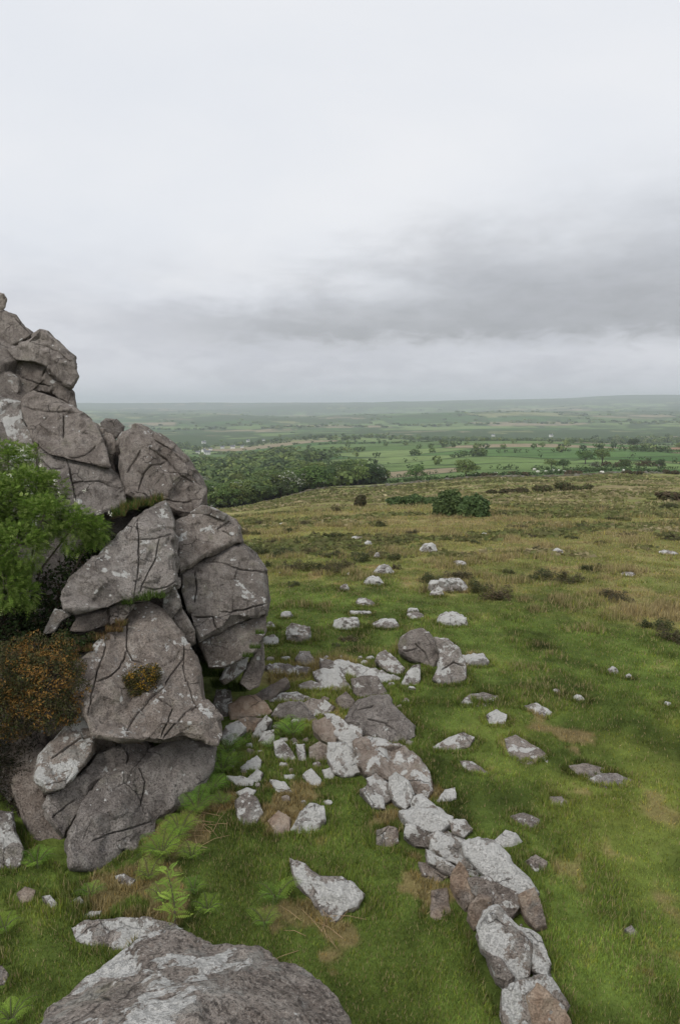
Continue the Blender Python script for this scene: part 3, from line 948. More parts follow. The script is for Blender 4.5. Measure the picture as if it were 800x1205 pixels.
block([(0, 914), (14, 914), (20, 932), (12, 943), (2, 930)], plane(10, 928, 8.2), .5,
      'small pale stone in the dark hollow left of the crag', inset=3, bulge=.05, lichen=.6, seed=41, vox=.022)

# ---- the boulder that the photographer stands behind
def near_boulder():
    top = [(36, 1230, 1.75), (52, 1190, 2.0), (80, 1170, 2.15), (110, 1142, 2.25), (138, 1120, 2.32), (160, 1104, 2.38), (185, 1094, 2.42), (212, 1093, 2.42), (235, 1096, 2.41), (252, 1108, 2.38),
           (280, 1110, 2.36), (300, 1112, 2.34), (322, 1128, 2.28), (345, 1131, 2.25), (362, 1136, 2.22), (375, 1150, 2.17), (395, 1172, 2.1), (412, 1200, 2.0), (425, 1240, 1.8)]
    P = [at(a, b, d) for a, b, d in top]
    P = P + [np.array((0.10, 0.95, 3.25)), np.array((-0.25, 0.75, 3.2)), np.array((-0.70, 0.85, 3.2))]
    n = len(P)
    V = list(P)
    c = np.mean(P, 0)
    for s, z in ((1.0, 2.6), (0.98, 1.4), (0.97, -0.35)):
        for p in P:
            V.append(np.array((c[0] + (p[0] - c[0]) * s, c[1] + (p[1] - c[1]) * s, z)))
    faces = []
    for l in range(3):
        for i in range(n):
            j = (i + 1) % n
            faces.append([l * n + i, l * n + j, (l + 1) * n + j, (l + 1) * n + i])
    k = len(V)
    inner = [(200, 1140, 2.16), (130, 1175, 1.98), (290, 1150, 2.05), (230, 1195, 1.78), (340, 1185, 1.92)]
    for a, b, d in inner:
        V.append(at(a, b, d))
    V2 = [Vector((v[0], v[1])) for v in P] + [Vector(V[k + i][:2]) for i in range(len(inner))]
    res = delaunay_2d_cdt(V2, [(i, (i + 1) % n) for i in range(n)], [], 1, 1e-5)
    mp = [o[0] for o in res[3]]
    for f in res[2]:
        faces.append([mp[i] if mp[i] < n else k + mp[i] - n for i in f])
    faces.append([3 * n + i for i in range(n)])
    Q, T = weather(remeshed(V, faces, 0.014, 3, lambda M: 1 + 6 * sstep(-M[:, 2], -3.15, -2.7)), 0.7, 51, (), 1.2, 0.6)
    Q[:, 2] += 0.007 * fbm(Q / 0.025, 2, .6, 5)
    finish((Q, T), 'boulder', 'coarse-grained boulder top patched with white lichen, rising beside the fern clumps', 'boulder', None, None, .72, 0)


near_boulder()

# ---- stones lying in the turf and the tumbled wall
def gd(pts, lean):
    """face depth of a stone lying on the ground: leans back with the ground by lean (0 upright, 1 flat)"""
    yb = max(p[1] for p in pts)
    xb = sum(p[0] for p in pts) / len(pts)
    db = gdepth(xb, yb - 2)
    yt = min(p[1] for p in pts)
    dt = gdepth(xb, yt)
    k = (dt - db) / max(yb - yt, 1)
    return lambda px, py: db + lean * k * (yb - py) - 0.03


wall = bpy.data.objects.new('stone_wall', None)
wall.location = gp(560, 1060)
COL.objects.link(wall)
wall['label'] = 'tumbled dry-stone wall crusted with white lichen, running down the turf'
wall['category'] = 'stone wall'
wall['kind'] = 'thing'

_sd = [100]
def wstone(pts, lichen=.9, lean=.45, thick=.35, lab=None, **kw):
    _sd[0] += 1
    kw.setdefault('inset', 4)
    kw.setdefault('bulge', .07)
    kw.setdefault('vox', .022)
    kw.setdefault('warm', .06)
    kw.setdefault('grow', 2.4)
    kw.setdefault('smooth', 0)
    _g = gd(pts, lean)
    o = traced('stone', pts, lambda a, b: _g(a, b) - .10, thick + .1, parent=wall, lichen=lichen, seed=_sd[0], drop=.18, **kw)
    if lab:
        o['label'] = lab
    return o


# rubble packed under the coping stones holds the wall together
_wr = np.arange(830, 1250, 15.0)
_wd = np.array([gdepth(np.interp(r, [840, 900, 960, 1040, 1120, 1200], [395, 430, 490, 555, 600, 635]), r) for r in _wr])
def wall_depth(px, py):
    return np.interp(py, _wr, _wd) - 0.02


def packed(pts, sd, lich=.85):
    traced('packed_rubble', pts, wall_depth, .45, parent=wall, lichen=lich, seed=sd, inset=6, bulge=.1, vox=.03, drop=.2, ledge=2.0, rough=1.6, warm=.05)


packed([(378, 850), (400, 856), (424, 868), (450, 892), (478, 922), (482, 948), (460, 938), (440, 925), (415, 905), (392, 890)], 161)
packed([(462, 922), (486, 934), (508, 950), (528, 966), (548, 985), (560, 1008), (545, 1012), (520, 1002), (496, 985), (478, 965)], 162)
packed([(512, 992), (540, 990), (575, 1000), (606, 1030), (622, 1052), (610, 1068), (585, 1068), (560, 1055), (540, 1030)], 163)
packed([(556, 1050), (590, 1050), (612, 1078), (634, 1110), (646, 1145), (656, 1180), (640, 1215), (606, 1210), (596, 1160), (576, 1120), (562, 1085)], 164)

wstone([(384, 842), (392, 842), (410, 855), (424, 858), (423, 868), (415, 880), (405, 873), (392, 858)], 1.0, .3)
wstone([(370, 850), (384, 846), (395, 862), (393, 877), (380, 868), (372, 858)], .25, .2, warm=.5)
wstone([(388, 876), (405, 875), (420, 895), (422, 908), (405, 913), (395, 908), (388, 890)], 1.0, .35)
wstone([(418, 874), (425, 868), (440, 872), (460, 876), (475, 880), (492, 893), (502, 910), (507, 930), (500, 938), (485, 930), (462, 916), (445, 912), (430, 910), (422, 895)],
       .7, .5, .6, 'large brown boulder with a white-crusted top', inset=8, bulge=.15, vox=.024, warm=.3, inner=[(460, 884, -.12), (440, 898, .1), (485, 918, .08)])
wstone([(434, 917), (442, 912), (455, 924), (460, 938), (452, 945), (440, 930)], .8, .4)
wstone([(426, 930), (432, 927), (448, 940), (452, 951), (440, 948)], .9, .5)
wstone([(460, 915), (466, 911), (480, 922), (485, 935), (477, 951), (468, 945), (460, 930)], 1.15, .3)
wstone([(484, 940), (495, 936), (510, 949), (515, 956), (500, 955), (486, 950)], 1.1, .5)
wstone([(472, 956), (490, 952), (510, 955), (530, 962), (528, 970), (515, 978), (500, 978), (488, 970), (475, 964)], 1.3, .6, .22)
wstone([(478, 969), (489, 974), (503, 981), (502, 996), (490, 993), (478, 982)], .7, .2)
wstone([(530, 966), (545, 966), (553, 975), (545, 983), (534, 978)], .9, .5)
wstone([(505, 985), (515, 979), (530, 989), (545, 1000), (558, 1011), (560, 1021), (545, 1018), (525, 1008), (508, 1000)], 1.0, .45)
wstone([(545, 993), (562, 988), (580, 992), (595, 1008), (607, 1022), (620, 1035), (630, 1050), (624, 1053), (610, 1050), (590, 1045), (575, 1033), (560, 1016), (550, 1005)],
       1.15, .65, .35, 'broad flat slab thickly crusted with white lichen', inset=7, bulge=.1)
wstone([(502, 1001), (511, 1008), (524, 1015), (535, 1022), (533, 1030), (520, 1024), (505, 1013)], .7, .3)
wstone([(540, 1016), (546, 1024), (557, 1046), (556, 1062), (548, 1068), (541, 1055), (532, 1033)], .1, .15, .2, 'pinkish fresh-faced slab set on edge', warm=1.0)
wstone([(552, 1035), (572, 1034), (592, 1047), (610, 1053), (609, 1068), (600, 1079), (585, 1070), (570, 1060), (558, 1050)], .5, .35, .5)
wstone([(612, 1054), (627, 1047), (632, 1060), (640, 1088), (630, 1092), (620, 1076)], .4, .2, .25, 'brown-ended slab leaning out of the wall', warm=.8)
wstone([(555, 1064), (565, 1054), (576, 1058), (575, 1070), (568, 1085), (558, 1092), (552, 1078)], .2, .2, .4, warm=.6)
wstone([(563, 1091), (570, 1072), (585, 1068), (600, 1084), (611, 1094), (624, 1108), (619, 1146), (608, 1163), (598, 1140), (584, 1132), (568, 1114)],
       1.0, .5, .4, 'long grey-white slab lying lengthwise in the wall', inset=7, bulge=.1, warm=.3)
wstone([(613, 1092), (622, 1097), (633, 1103), (645, 1135), (641, 1149), (627, 1140), (620, 1115)], 1.0, .45)
wstone([(574, 1122), (588, 1131), (602, 1150), (597, 1167), (586, 1150)], .3, .1, .4)
wstone([(593, 1166), (605, 1160), (625, 1153), (642, 1148), (655, 1164), (666, 1180), (660, 1197), (645, 1215), (602, 1225), (592, 1190)], .8, .4, .6, inset=7, bulge=.1)
wstone([(622, 1172), (632, 1160), (645, 1171), (660, 1187), (673, 1212), (642, 1226), (626, 1202)], .05, .35, .4, 'tan fresh-faced stone at the wall end', warm=1.0, inset=6)

RB = 'stones of the rubble heap by the crag'
def rubble(pts, label, lichen=.6, lean=.4, thick=.35, **kw):
    _sd[0] += 1
    kw.setdefault('inset', 4)
    kw.setdefault('bulge', .07)
    kw.setdefault('vox', .025)
    kw.setdefault('drop', .15)
    kw.setdefault('grow', 1.7)
    kw.setdefault('smooth', 0)
    return traced('loose_stone', pts, gd(pts, lean), thick, label, 'stone', RB, lichen=lichen, seed=_sd[0], **kw)


rubble([(300, 819), (318, 808), (336, 799), (339, 803), (321, 819), (310, 826)], 'plain brown slab slanting upward on the rubble heap', .1, .3, .3, warm=.25)
rubble([(312, 827), (333, 817), (350, 816), (367, 823), (352, 828), (330, 826)], 'thin pale slab lying across the rubble heap', 1.0, .6, .2)
rubble([(320, 842), (330, 829), (355, 827), (365, 842), (373, 848), (360, 850), (335, 846)], 'broad grey slab roofing a dark hollow in the rubble heap', .3, .3, .4)
rubble([(356, 830), (366, 824), (380, 825), (393, 832), (386, 840), (371, 843), (362, 838)], 'rounded pale slab on the broad slab over the hollow', .7, .5, .3)
rubble([(270, 830), (285, 822), (300, 820), (312, 828), (318, 837), (308, 843), (290, 843), (272, 847)], 'rust-stained block at the crag end of the rubble heap', .3, .3, .5, warm=.9)
rubble([(250, 838), (256, 813), (270, 812), (271, 825), (266, 843), (255, 845)], 'upright mottled stone beside the crag, next to the rust-stained block', .8, .2, .4)
rubble([(313, 784), (325, 782), (345, 785), (363, 787), (365, 792), (352, 800), (335, 794), (318, 789)], 'long grey flat slab in the grass behind the rubble heap', .7, .7, .25)
rubble([(349, 775), (354, 768), (363, 768), (371, 782), (370, 787), (358, 784)], 'small upright mottled rock behind the long flat slab', .6, .3, .3)
rubble([(370, 791), (382, 788), (396, 790), (401, 801), (396, 813), (385, 809), (373, 798)], 'squarish white-topped block in the rubble heap', 1.0, .5, .35)
rubble([(353, 806), (366, 803), (377, 806), (381, 811), (366, 814), (355, 811)], 'small low pale slab in front of the long flat slab', .7, .6, .25)
rubble([(392, 778), (402, 778), (430, 786), (452, 793), (470, 799), (468, 805), (450, 803), (430, 800), (412, 797), (400, 791)], 'longest pale slab, lying behind the dark pointed boulder', .95, .6, .35)
rubble([(377, 775), (388, 778), (397, 788), (405, 799), (413, 813), (404, 815), (392, 800), (380, 788)], 'narrow white-mottled slab touching the longest pale slab', .9, .5, .35)
rubble([(408, 848), (414, 833), (428, 822), (456, 820), (463, 832), (476, 845), (486, 853), (487, 866), (475, 872), (462, 876), (445, 876), (426, 862)],
       'dark angular boulder with a moss-green side in the rubble heap', .22, .35, .8, inset=8, bulge=.15, cracks=[[(432, 846), (450, 850), (466, 858)], [(420, 836), (440, 830)]])
rubble([(415, 800), (425, 797), (442, 797), (449, 808), (456, 819), (440, 823), (428, 822), (418, 814)], 'grey pointed slab topping the dark angular boulder', .35, .25, .5)
rubble([(397, 823), (407, 816), (415, 825), (412, 837), (401, 832)], 'small grey block left of the dark angular boulder', .2, .3, .3)
rubble([(262, 868), (268, 855), (280, 850), (288, 856), (280, 866), (272, 878), (264, 880)], 'white-spotted stone at the mouth of the hollow, by the crag', 1.0, .3, .3)
rubble([(298, 868), (304, 855), (314, 843), (318, 848), (308, 862), (301, 872)], 'narrow white splinter below the rust-stained block', 1.0, .2, .2)
rubble([(306, 872), (312, 862), (321, 860), (321, 872), (312, 880)], 'stubby white stone below the narrow splinter', 1.1, .3, .25)
rubble([(272, 852), (290, 846), (308, 846), (302, 858), (288, 864), (276, 860)], 'rusty brown stone under the rust-stained block', .15, .3, .4, warm=1.0)
rubble([(366, 880), (376, 874), (386, 880), (384, 894), (374, 897), (366, 890)], 'dim brown stone at the hollow beside the wall end', .3, .3, .3, warm=.3)

SG = 'stones scattered in the turf'
def scatter(pts, label, lichen=.8, lean=.6, thick=.3, **kw):
    _sd[0] += 1
    kw.setdefault('inset', 4)
    kw.setdefault('bulge', .05)
    kw.setdefault('vox', .022)
    kw.setdefault('drop', .15)
    kw.setdefault('grow', 1.7)
    kw.setdefault('smooth', 0)
    return traced('field_stone', pts, gd(pts, lean), thick, label, 'stone', SG, lichen=lichen, seed=_sd[0], **kw)


scatter([(279, 942), (290, 934), (300, 938), (308, 956), (298, 970), (286, 972), (281, 957)], 'wedge of pale stone near the ferns at the foot of the crag', .8, .5)
scatter([(280, 933), (290, 929), (299, 931), (296, 937), (286, 940)], 'thin white chip just behind the pale wedge stone', 1.2, .7, .15)
scatter([(318, 966), (328, 955), (340, 963), (339, 978), (326, 983)], 'pinkish grey earthy stone beside the white-and-black angular stone', .1, .7, warm=.8)
scatter([(343, 976), (355, 957), (365, 947), (380, 949), (381, 965), (371, 979), (356, 982)], 'angular stone boldly blotched white over a dark underside', 1.0, .35, .35)
scatter([(324, 874), (332, 871), (340, 882), (349, 896), (336, 896), (326, 888)], 'pointed white stone standing in the fern hollow', .9, .3, .25)
scatter([(350, 877), (357, 877), (360, 897), (353, 893)], 'slim white stone next to the pointed white stone', 1.1, .3, .15)
scatter([(282, 906), (292, 898), (302, 891), (306, 896), (305, 905), (291, 908)], 'long white stone in the ferns close to the crag', 1.1, .5, .2)
scatter([(269, 914), (284, 915), (297, 920), (296, 926), (282, 926)], 'low white stone in the ferns, below the long white stone', 1.2, .5, .2)
scatter([(292, 917), (303, 907), (308, 910), (305, 917), (297, 922)], 'small white stone touching the low white stone', 1.2, .5, .2)
scatter([(319, 918), (334, 922), (342, 932), (336, 937), (327, 930)], 'flat pale stone with a brown earthy edge', .9, .7, .2)
scatter([(336, 913), (345, 913), (349, 918), (338, 920)], 'tiny white chip above the flat pale stone', 1.2, .7, .15)
scatter([(358, 911), (366, 906), (376, 918), (375, 925), (365, 922)], 'white stone with a blunt point by the wall foot', 1.1, .4, .2)
scatter([(381, 907), (388, 905), (392, 912), (390, 918), (384, 916)], 'small white stone set in brown earth by the wall foot', 1.2, .5, .2)
scatter([(343, 1012), (360, 1021), (375, 1033), (402, 1035), (415, 1040), (426, 1052), (420, 1065), (405, 1075), (395, 1086), (382, 1083), (370, 1060), (352, 1038)],
        'large pointed grey stone half sunk in a patch of brown earth', .85, .55, .5, inset=8, bulge=.12, inner=[(390, 1050, .08)])
scatter([(445, 978), (456, 974), (466, 976), (467, 990), (456, 998), (445, 992)], 'square brownish stone beside the wall', .5, .4, .25, warm=.4)
scatter([(494, 1016), (510, 1017), (527, 1031), (516, 1038), (498, 1029)], 'pale stone in bare soil at the wall foot', .5, .6, .2, warm=.3)
scatter([(509, 1050), (524, 1047), (528, 1072), (518, 1086), (508, 1078)], 'flat pinkish stone level with the turf near the wall', .15, .9, .15, warm=.7)
scatter([(595, 870), (606, 867), (630, 881), (660, 898), (645, 905), (624, 903), (600, 888)], 'long flat grey slab level with the turf', .55, .92, .2, rough=.6, ledge=.5)
scatter([(671, 902), (690, 900), (708, 905), (704, 914), (690, 917), (680, 910)], 'flat grey slab, the smaller of two lying end to end', .5, .92, .2, rough=.6, ledge=.5)
scatter([(694, 917), (708, 912), (725, 912), (740, 918), (728, 926), (712, 930)], 'flat grey slab, the larger of two lying end to end', .6, .92, .2, rough=.6, ledge=.5)
scatter([(543, 827), (552, 819), (568, 817), (585, 821), (587, 832), (566, 836)], 'broad flat grey slab below the twin boulders', .55, .9, .2, rough=.6, ledge=.5)
scatter([(574, 841), (584, 837), (594, 842), (593, 852), (577, 853)], 'blocky pale stone just below the broad flat slab', .9, .35, .25)
scatter([(619, 831), (630, 829), (648, 838), (641, 844), (626, 839)], 'pale flat stone at the head of a strip of worn earth', .8, .8, .2)
scatter([(543, 896), (555, 898), (575, 911), (566, 914), (548, 908)], 'brown-grey flat stone downhill of the tilted white slab', .4, .8, .2)
scatter([(510, 880), (530, 869), (545, 863), (556, 868), (550, 877), (535, 882), (516, 885)], 'tilted white-and-grey slab in turf beyond the wall', .8, .55, .25)
scatter([(648, 939), (660, 939), (672, 950), (660, 953), (651, 947)], 'small flat brownish stone in open turf below the long slab', .3, .9, .15)
scatter([(602, 961), (615, 958), (633, 966), (636, 974), (620, 974)], 'low elongated pale stone in the turf', .6, .8, .2)
scatter([(583, 990), (595, 979), (605, 982), (613, 990), (600, 997), (588, 996)], 'white blotched stone with a pointed top near the wall', 1.1, .4, .25)
scatter([(620, 1013), (630, 1008), (642, 1015), (640, 1025), (629, 1025)], 'rounded grey stone in the turf near the wall', .5, .5, .25)
scatter([(515, 943), (524, 931), (534, 928), (535, 938), (523, 946)], 'white tilted stone beside the wall, near its white-topped boulder', 1.1, .5, .2)
scatter([(85, 1092), (100, 1085), (140, 1083), (180, 1082), (215, 1092), (200, 1110), (150, 1118), (115, 1112), (90, 1106)], 'low pale lichen-covered rock lying behind the coarse boulder', .85, .75, .4, inset=8)
scatter([(22, 1052), (30, 1045), (40, 1049), (38, 1060), (26, 1062)], 'small pink-white stone in bare soil near the pale grey boulder', .5, .6, .15, warm=.5)
scatter([(52, 1056), (58, 1055), (66, 1064), (62, 1070)], 'white pointed chip of stone in the grass', 1.2, .4, .1, inset=2.5)
scatter([(86, 1061), (94, 1057), (98, 1062), (92, 1066)], 'tiny pale stone beside the small fern', .9, .7, .1, inset=2.5)
scatter([(138, 1032), (146, 1030), (158, 1036), (154, 1042), (142, 1040)], 'pale chips in bare earth under the keel-shaped block', .9, .7, .1, inset=2.5)
scatter([(-10, 1140), (2, 1138), (8, 1146), (5, 1158), (-10, 1160)], 'grey stone half hidden by grass beside the small leafy fern', .5, .6, .2)
scatter([(736, 1094), (742, 1091), (748, 1098), (742, 1103)], 'lone small white stone in open turf', 1.0, .5, .12, inset=2.5)
scatter([(98, 1078), (108, 1074), (118, 1073), (116, 1076), (104, 1080)], 'thin pale chip behind the low lichen-covered rock', .9, .8, .1, inset=2)

TB = 'boulders standing out on the open turf'
def turf_boulder(pts, label, lichen, lean, thick, **kw):
    _sd[0] += 1
    return traced('boulder', pts, gd(pts, lean), thick, label, 'boulder', TB, lichen=lichen, seed=_sd[0], drop=.2, **kw)


turf_boulder([(469, 757), (472, 748), (481, 742), (495, 739), (505, 744), (512, 755), (517, 770), (515, 784), (508, 787), (496, 780), (482, 777), (471, 768)], 'craggy brown boulder, the taller of the leaning pair',
             .35, .15, .9, inset=7, bulge=.18, vox=.032, cracks=[[(488, 758), (500, 768), (506, 782)], [(474, 766), (490, 764)]])
turf_boulder([(510, 749), (526, 752), (540, 762), (547, 780), (548, 798), (536, 809), (520, 806), (509, 799), (515, 786), (517, 768)], 'round dark boulder of the leaning pair, white-crusted above',
             .75, .15, .9, inset=8, bulge=.2, vox=.032, cracks=[[(520, 788), (534, 780), (546, 784)]])
scatter([(472, 806), (480, 793), (486, 785), (493, 783), (492, 800), (489, 808)], 'pale pillar stone leaning at the foot of the paired boulders', 1.0, .2, .3, vox=.026)
scatter([(443, 777), (447, 769), (453, 767), (465, 776), (474, 787), (470, 796), (455, 787)], 'mottled rock just beside the paired boulders', .8, .3, .4, vox=.03)


# ---- rocks farther out on the moor
def hull_rock(name, px, py, wpx, hpx, label, lichen=.9, seed=0, warm=0., flat=1.0):
    """a free-standing rock whose base is at pixel px,py; size in pixels of the photograph"""
    g = rs(seed)
    d = gdepth(px, py)
    c = at(px, py, d)
    w, h = wpx / F * d, hpx / F * d
    ln = w * g.uniform(.6, .9)
    pts = g.normal(size=(26, 3))
    pts /= np.linalg.norm(pts, axis=1)[:, None]
    pts = np.sign(pts) * np.abs(pts) ** 0.75
    pts *= np.array((w / 2, ln / 2, h * 0.95))
    pts[:, 2] = np.where(pts[:, 2] > 0, pts[:, 2] * (0.72 + 0.28 * (1 - np.abs(pts[:, 0]) / (w / 2)) * g.uniform(.4, 1.2)), pts[:, 2] * 0.5)
    a = g.uniform(-.3, .3)
    pts = np.stack([pts[:, 0] * math.cos(a) - pts[:, 1] * math.sin(a), pts[:, 0] * math.sin(a) + pts[:, 1] * math.cos(a), pts[:, 2]], 1)
    pts += c + np.array((0, ln * .35, 0))
    bm = bmesh.new()
    for p in pts:
        bm.verts.new(p)
    bmesh.ops.convex_hull(bm, input=bm.verts[:])
    bm.verts.ensure_lookup_table()
    bm.verts.index_update()
    V = [tuple(v.co) for v in bm.verts]
    faces = [[v.index for v in f.verts] for f in bm.faces]
    bm.free()
    finish(weather(remeshed(V, faces, max(0.03, w / 30) if name == 'moor_rock' else w / 9, 0), max(w, h) * .8, seed, (), 1.0, 1.5), name, label, 'rock' if name == 'moor_rock' else 'stone', 'rocks on the open moor' if name == 'moor_rock' else 'chips round the rubble heap', None, lichen, warm)


FR = [(408, 741, 36, 15, 'grey dome-backed rock in green turf behind the longest pale slab'), (350, 755, 36, 25, 'pale pyramid-shaped rock behind the crag foot'),
      (455, 739, 34, 9, 'long low grey-white rock near the dome-backed rock'), (534, 736, 40, 16, 'white ridged rock beyond the paired boulders'),
      (527, 697, 50, 19, 'wide grey rock with heather at both sides'), (514, 702, 17, 9, 'small white rock touching the wide heather-flanked rock'),
      (440, 689, 24, 11, 'white peaked rock in grass below the heather band'), (451, 676, 26, 12, 'white lumpy rock at the edge of the heather band'),
      (406, 695, 13, 8, 'small isolated white rock in the grass'), (505, 650, 22, 12, 'pale rock standing alone high on the moor'),
      (541, 666, 18, 6, 'thin white rock lying flat on the moor'), (430, 713, 24, 10, 'ragged white rock in straw-coloured grass'),
      (424, 724, 26, 6, 'flat buff rock in straw-coloured grass'), (486, 722, 15, 8, 'small buff rock in straw-coloured grass'),
      (489, 728, 22, 6, 'low whitish rock in straw-coloured grass'), (338, 727, 17, 9, 'small pale rock next to the crag flank'),
      (318, 759, 20, 14, 'pale round stone close to the crag flank'), (318, 741, 12, 12, 'mottled stone pressed against the crag flank'),
      (657, 652, 13, 8, 'bright white rock alone on the open moor'), (742, 679, 20, 5, 'low grey rock on the open moor'),
      (788, 653, 26, 4, 'flat grey rock flush with the open moor'), (560, 783, 36, 12, 'buff flat rock beside the paired boulders'),
      (433, 642, 12, 6, 'small white rock among the heather'), (444, 657, 8, 9, 'upright white rock among the heather'),
      (332, 618, 8, 4, 'white rock high on the moor by the brown heather'), (410, 678, 7, 5, 'tiny white rock just below the heather band'),
      (308, 652, 7, 4, 'tiny pale rock near the crag in the moor grass'), (330, 677, 6, 4, 'tiny pale rock below the dark heather'),
      (420, 635, 16, 4, 'long grey flat rock above the heather band'), (722, 793, 14, 8, 'pale rock in a brown tussock'),
      (740, 798, 8, 5, 'small buff stone beside a brown tussock'), (682, 825, 14, 6, 'buff flat stone near the worn strip of earth'),
      (655, 816, 10, 5, 'small buff stone in green turf'), (786, 830, 10, 4, 'small white fleck of rock in green turf'),
      (300, 785, 14, 12, 'rounded white stone behind the prop stone of the crag'), (316, 790, 10, 10, 'small white stone at the end of the long flat slab'),
      (570, 630, 9, 3, 'thin pale rock far up the moor'), (660, 620, 8, 3, 'thin white rock far up the moor')]
for _i, (_a, _b, _w, _h, _l) in enumerate(FR):
    hull_rock('moor_rock', _a, _b, _w, _h, _l, (1.15, .95, .8)[_i % 3], 300 + _i)


# ---- small broken chips strewn round the rubble heap
_cg = rs(777)
_n = 0
while _n < 34:
    _a, _b = _cg.uniform(262, 490), _cg.uniform(775, 960)
    if _b < 770 + (490 - _a) * .02 or (_a > 400 and _b > 900) or (_a < 300 and _b < 880):
        continue
    _p = gp(_a, _b)
    _i, _j = int((_p[0] - OX0) / OCELL), int((_p[1] - OY0) / OCELL)
    if OCC[_i - 1:_i + 2, _j - 1:_j + 2].any():
        continue
    _n += 1
    hull_rock('stone_chip', _a, _b, _cg.uniform(6, 13), _cg.uniform(3, 7), 'small broken chip of stone lying in the turf round the rubble heap', _cg.uniform(.2, 1.2), 800 + _n, .3 * _cg.rand())

# ------------------------------------------------------------------ vegetation helpers
def unit(a):
    return a / (np.linalg.norm(a, axis=-1, keepdims=True) + 1e-9)


def leaf_quads(C, N, size, g, aspect=0.6, fold=0.25):
    """pointed leaves: 4-point kites centred at C facing N; size per leaf -> V (n*4,3), F (n*2,3)"""
    n = len(C)
    t = unit(np.cross(N, g.normal(size=(n, 3))))
    b = np.cross(N, t)
    s = np.asarray(size).reshape(-1, 1) * np.ones((n, 1))
    V = np.stack([C - t * s, C + b * s * aspect + N * s * fold * .3, C + t * s, C - b * s * aspect + N * s * fold * .3], 1).reshape(-1, 3)
    i = np.arange(n)[:, None] * 4
    Fc = np.concatenate([i + [0, 1, 2], i + [0, 2, 3]], 0)
    return V, Fc


def tube(path, r0, r1, sides=6):
    """tapered tube along a path -> V, F(quads)"""
    path = np.asarray(path, float)
    n = len(path)
    T = unit(np.gradient(path, axis=0))
    ref = np.array((0.31, 0.17, 0.93)) if abs(T[0][2]) < .8 else np.array((1.0, 0.1, 0.0))
    A = unit(np.cross(T, ref))
    B = np.cross(T, A)
    rad = np.linspace(r0, r1, n)[:, None, None]
    an = np.linspace(0, 2 * math.pi, sides, endpoint=False)
    ring = path[:, None] + rad * (A[:, None] * np.cos(an)[None, :, None] + B[:, None] * np.sin(an)[None, :, None])
    V = ring.reshape(-1, 3)
    a = (np.arange(n - 1)[:, None] * sides + np.arange(sides)[None]).ravel()
    b = (np.arange(n - 1)[:, None] * sides + (np.arange(sides)[None] + 1) % sides).ravel()
    return V, np.stack([a, b, b + sides, a + sides], 1)


def join(parts):
    Vs, Fs, o = [], [], 0
    for V, Fc in parts:
        Vs.append(V)
        Fs.append(Fc + o)
        o += len(V)
    return np.concatenate(Vs), np.concatenate(Fs)


def blades(P, col, length, width, g, lean=0.5, bend=0.4):
    """grass blades, one bent sliver (two triangles) each -> V, F, C"""
    n = len(P)
    an = g.uniform(0, 2 * math.pi, n)
    ln = np.abs(g.normal(0, lean, n))
    dirh = np.stack([np.cos(an), np.sin(an), np.zeros(n)], 1)
    side = np.stack([-np.sin(an + g.normal(0, .6, n)), np.cos(an), np.zeros(n)], 1)
    L = np.asarray(length)[:, None]
    Wd = np.asarray(width)[:, None]
    tip = P + dirh * L * (np.sin(ln))[:, None] + np.array((0, 0, 1)) * L * np.cos(ln)[:, None]
    V = np.stack([P - side * Wd - (0, 0, .01), P + side * Wd - (0, 0, .01), tip], 1).reshape(-1, 3)
    Fc = np.arange(n * 3).reshape(-1, 3)
    C = np.repeat(col, 3, 0)
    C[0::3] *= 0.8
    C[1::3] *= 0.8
    return V, Fc, C


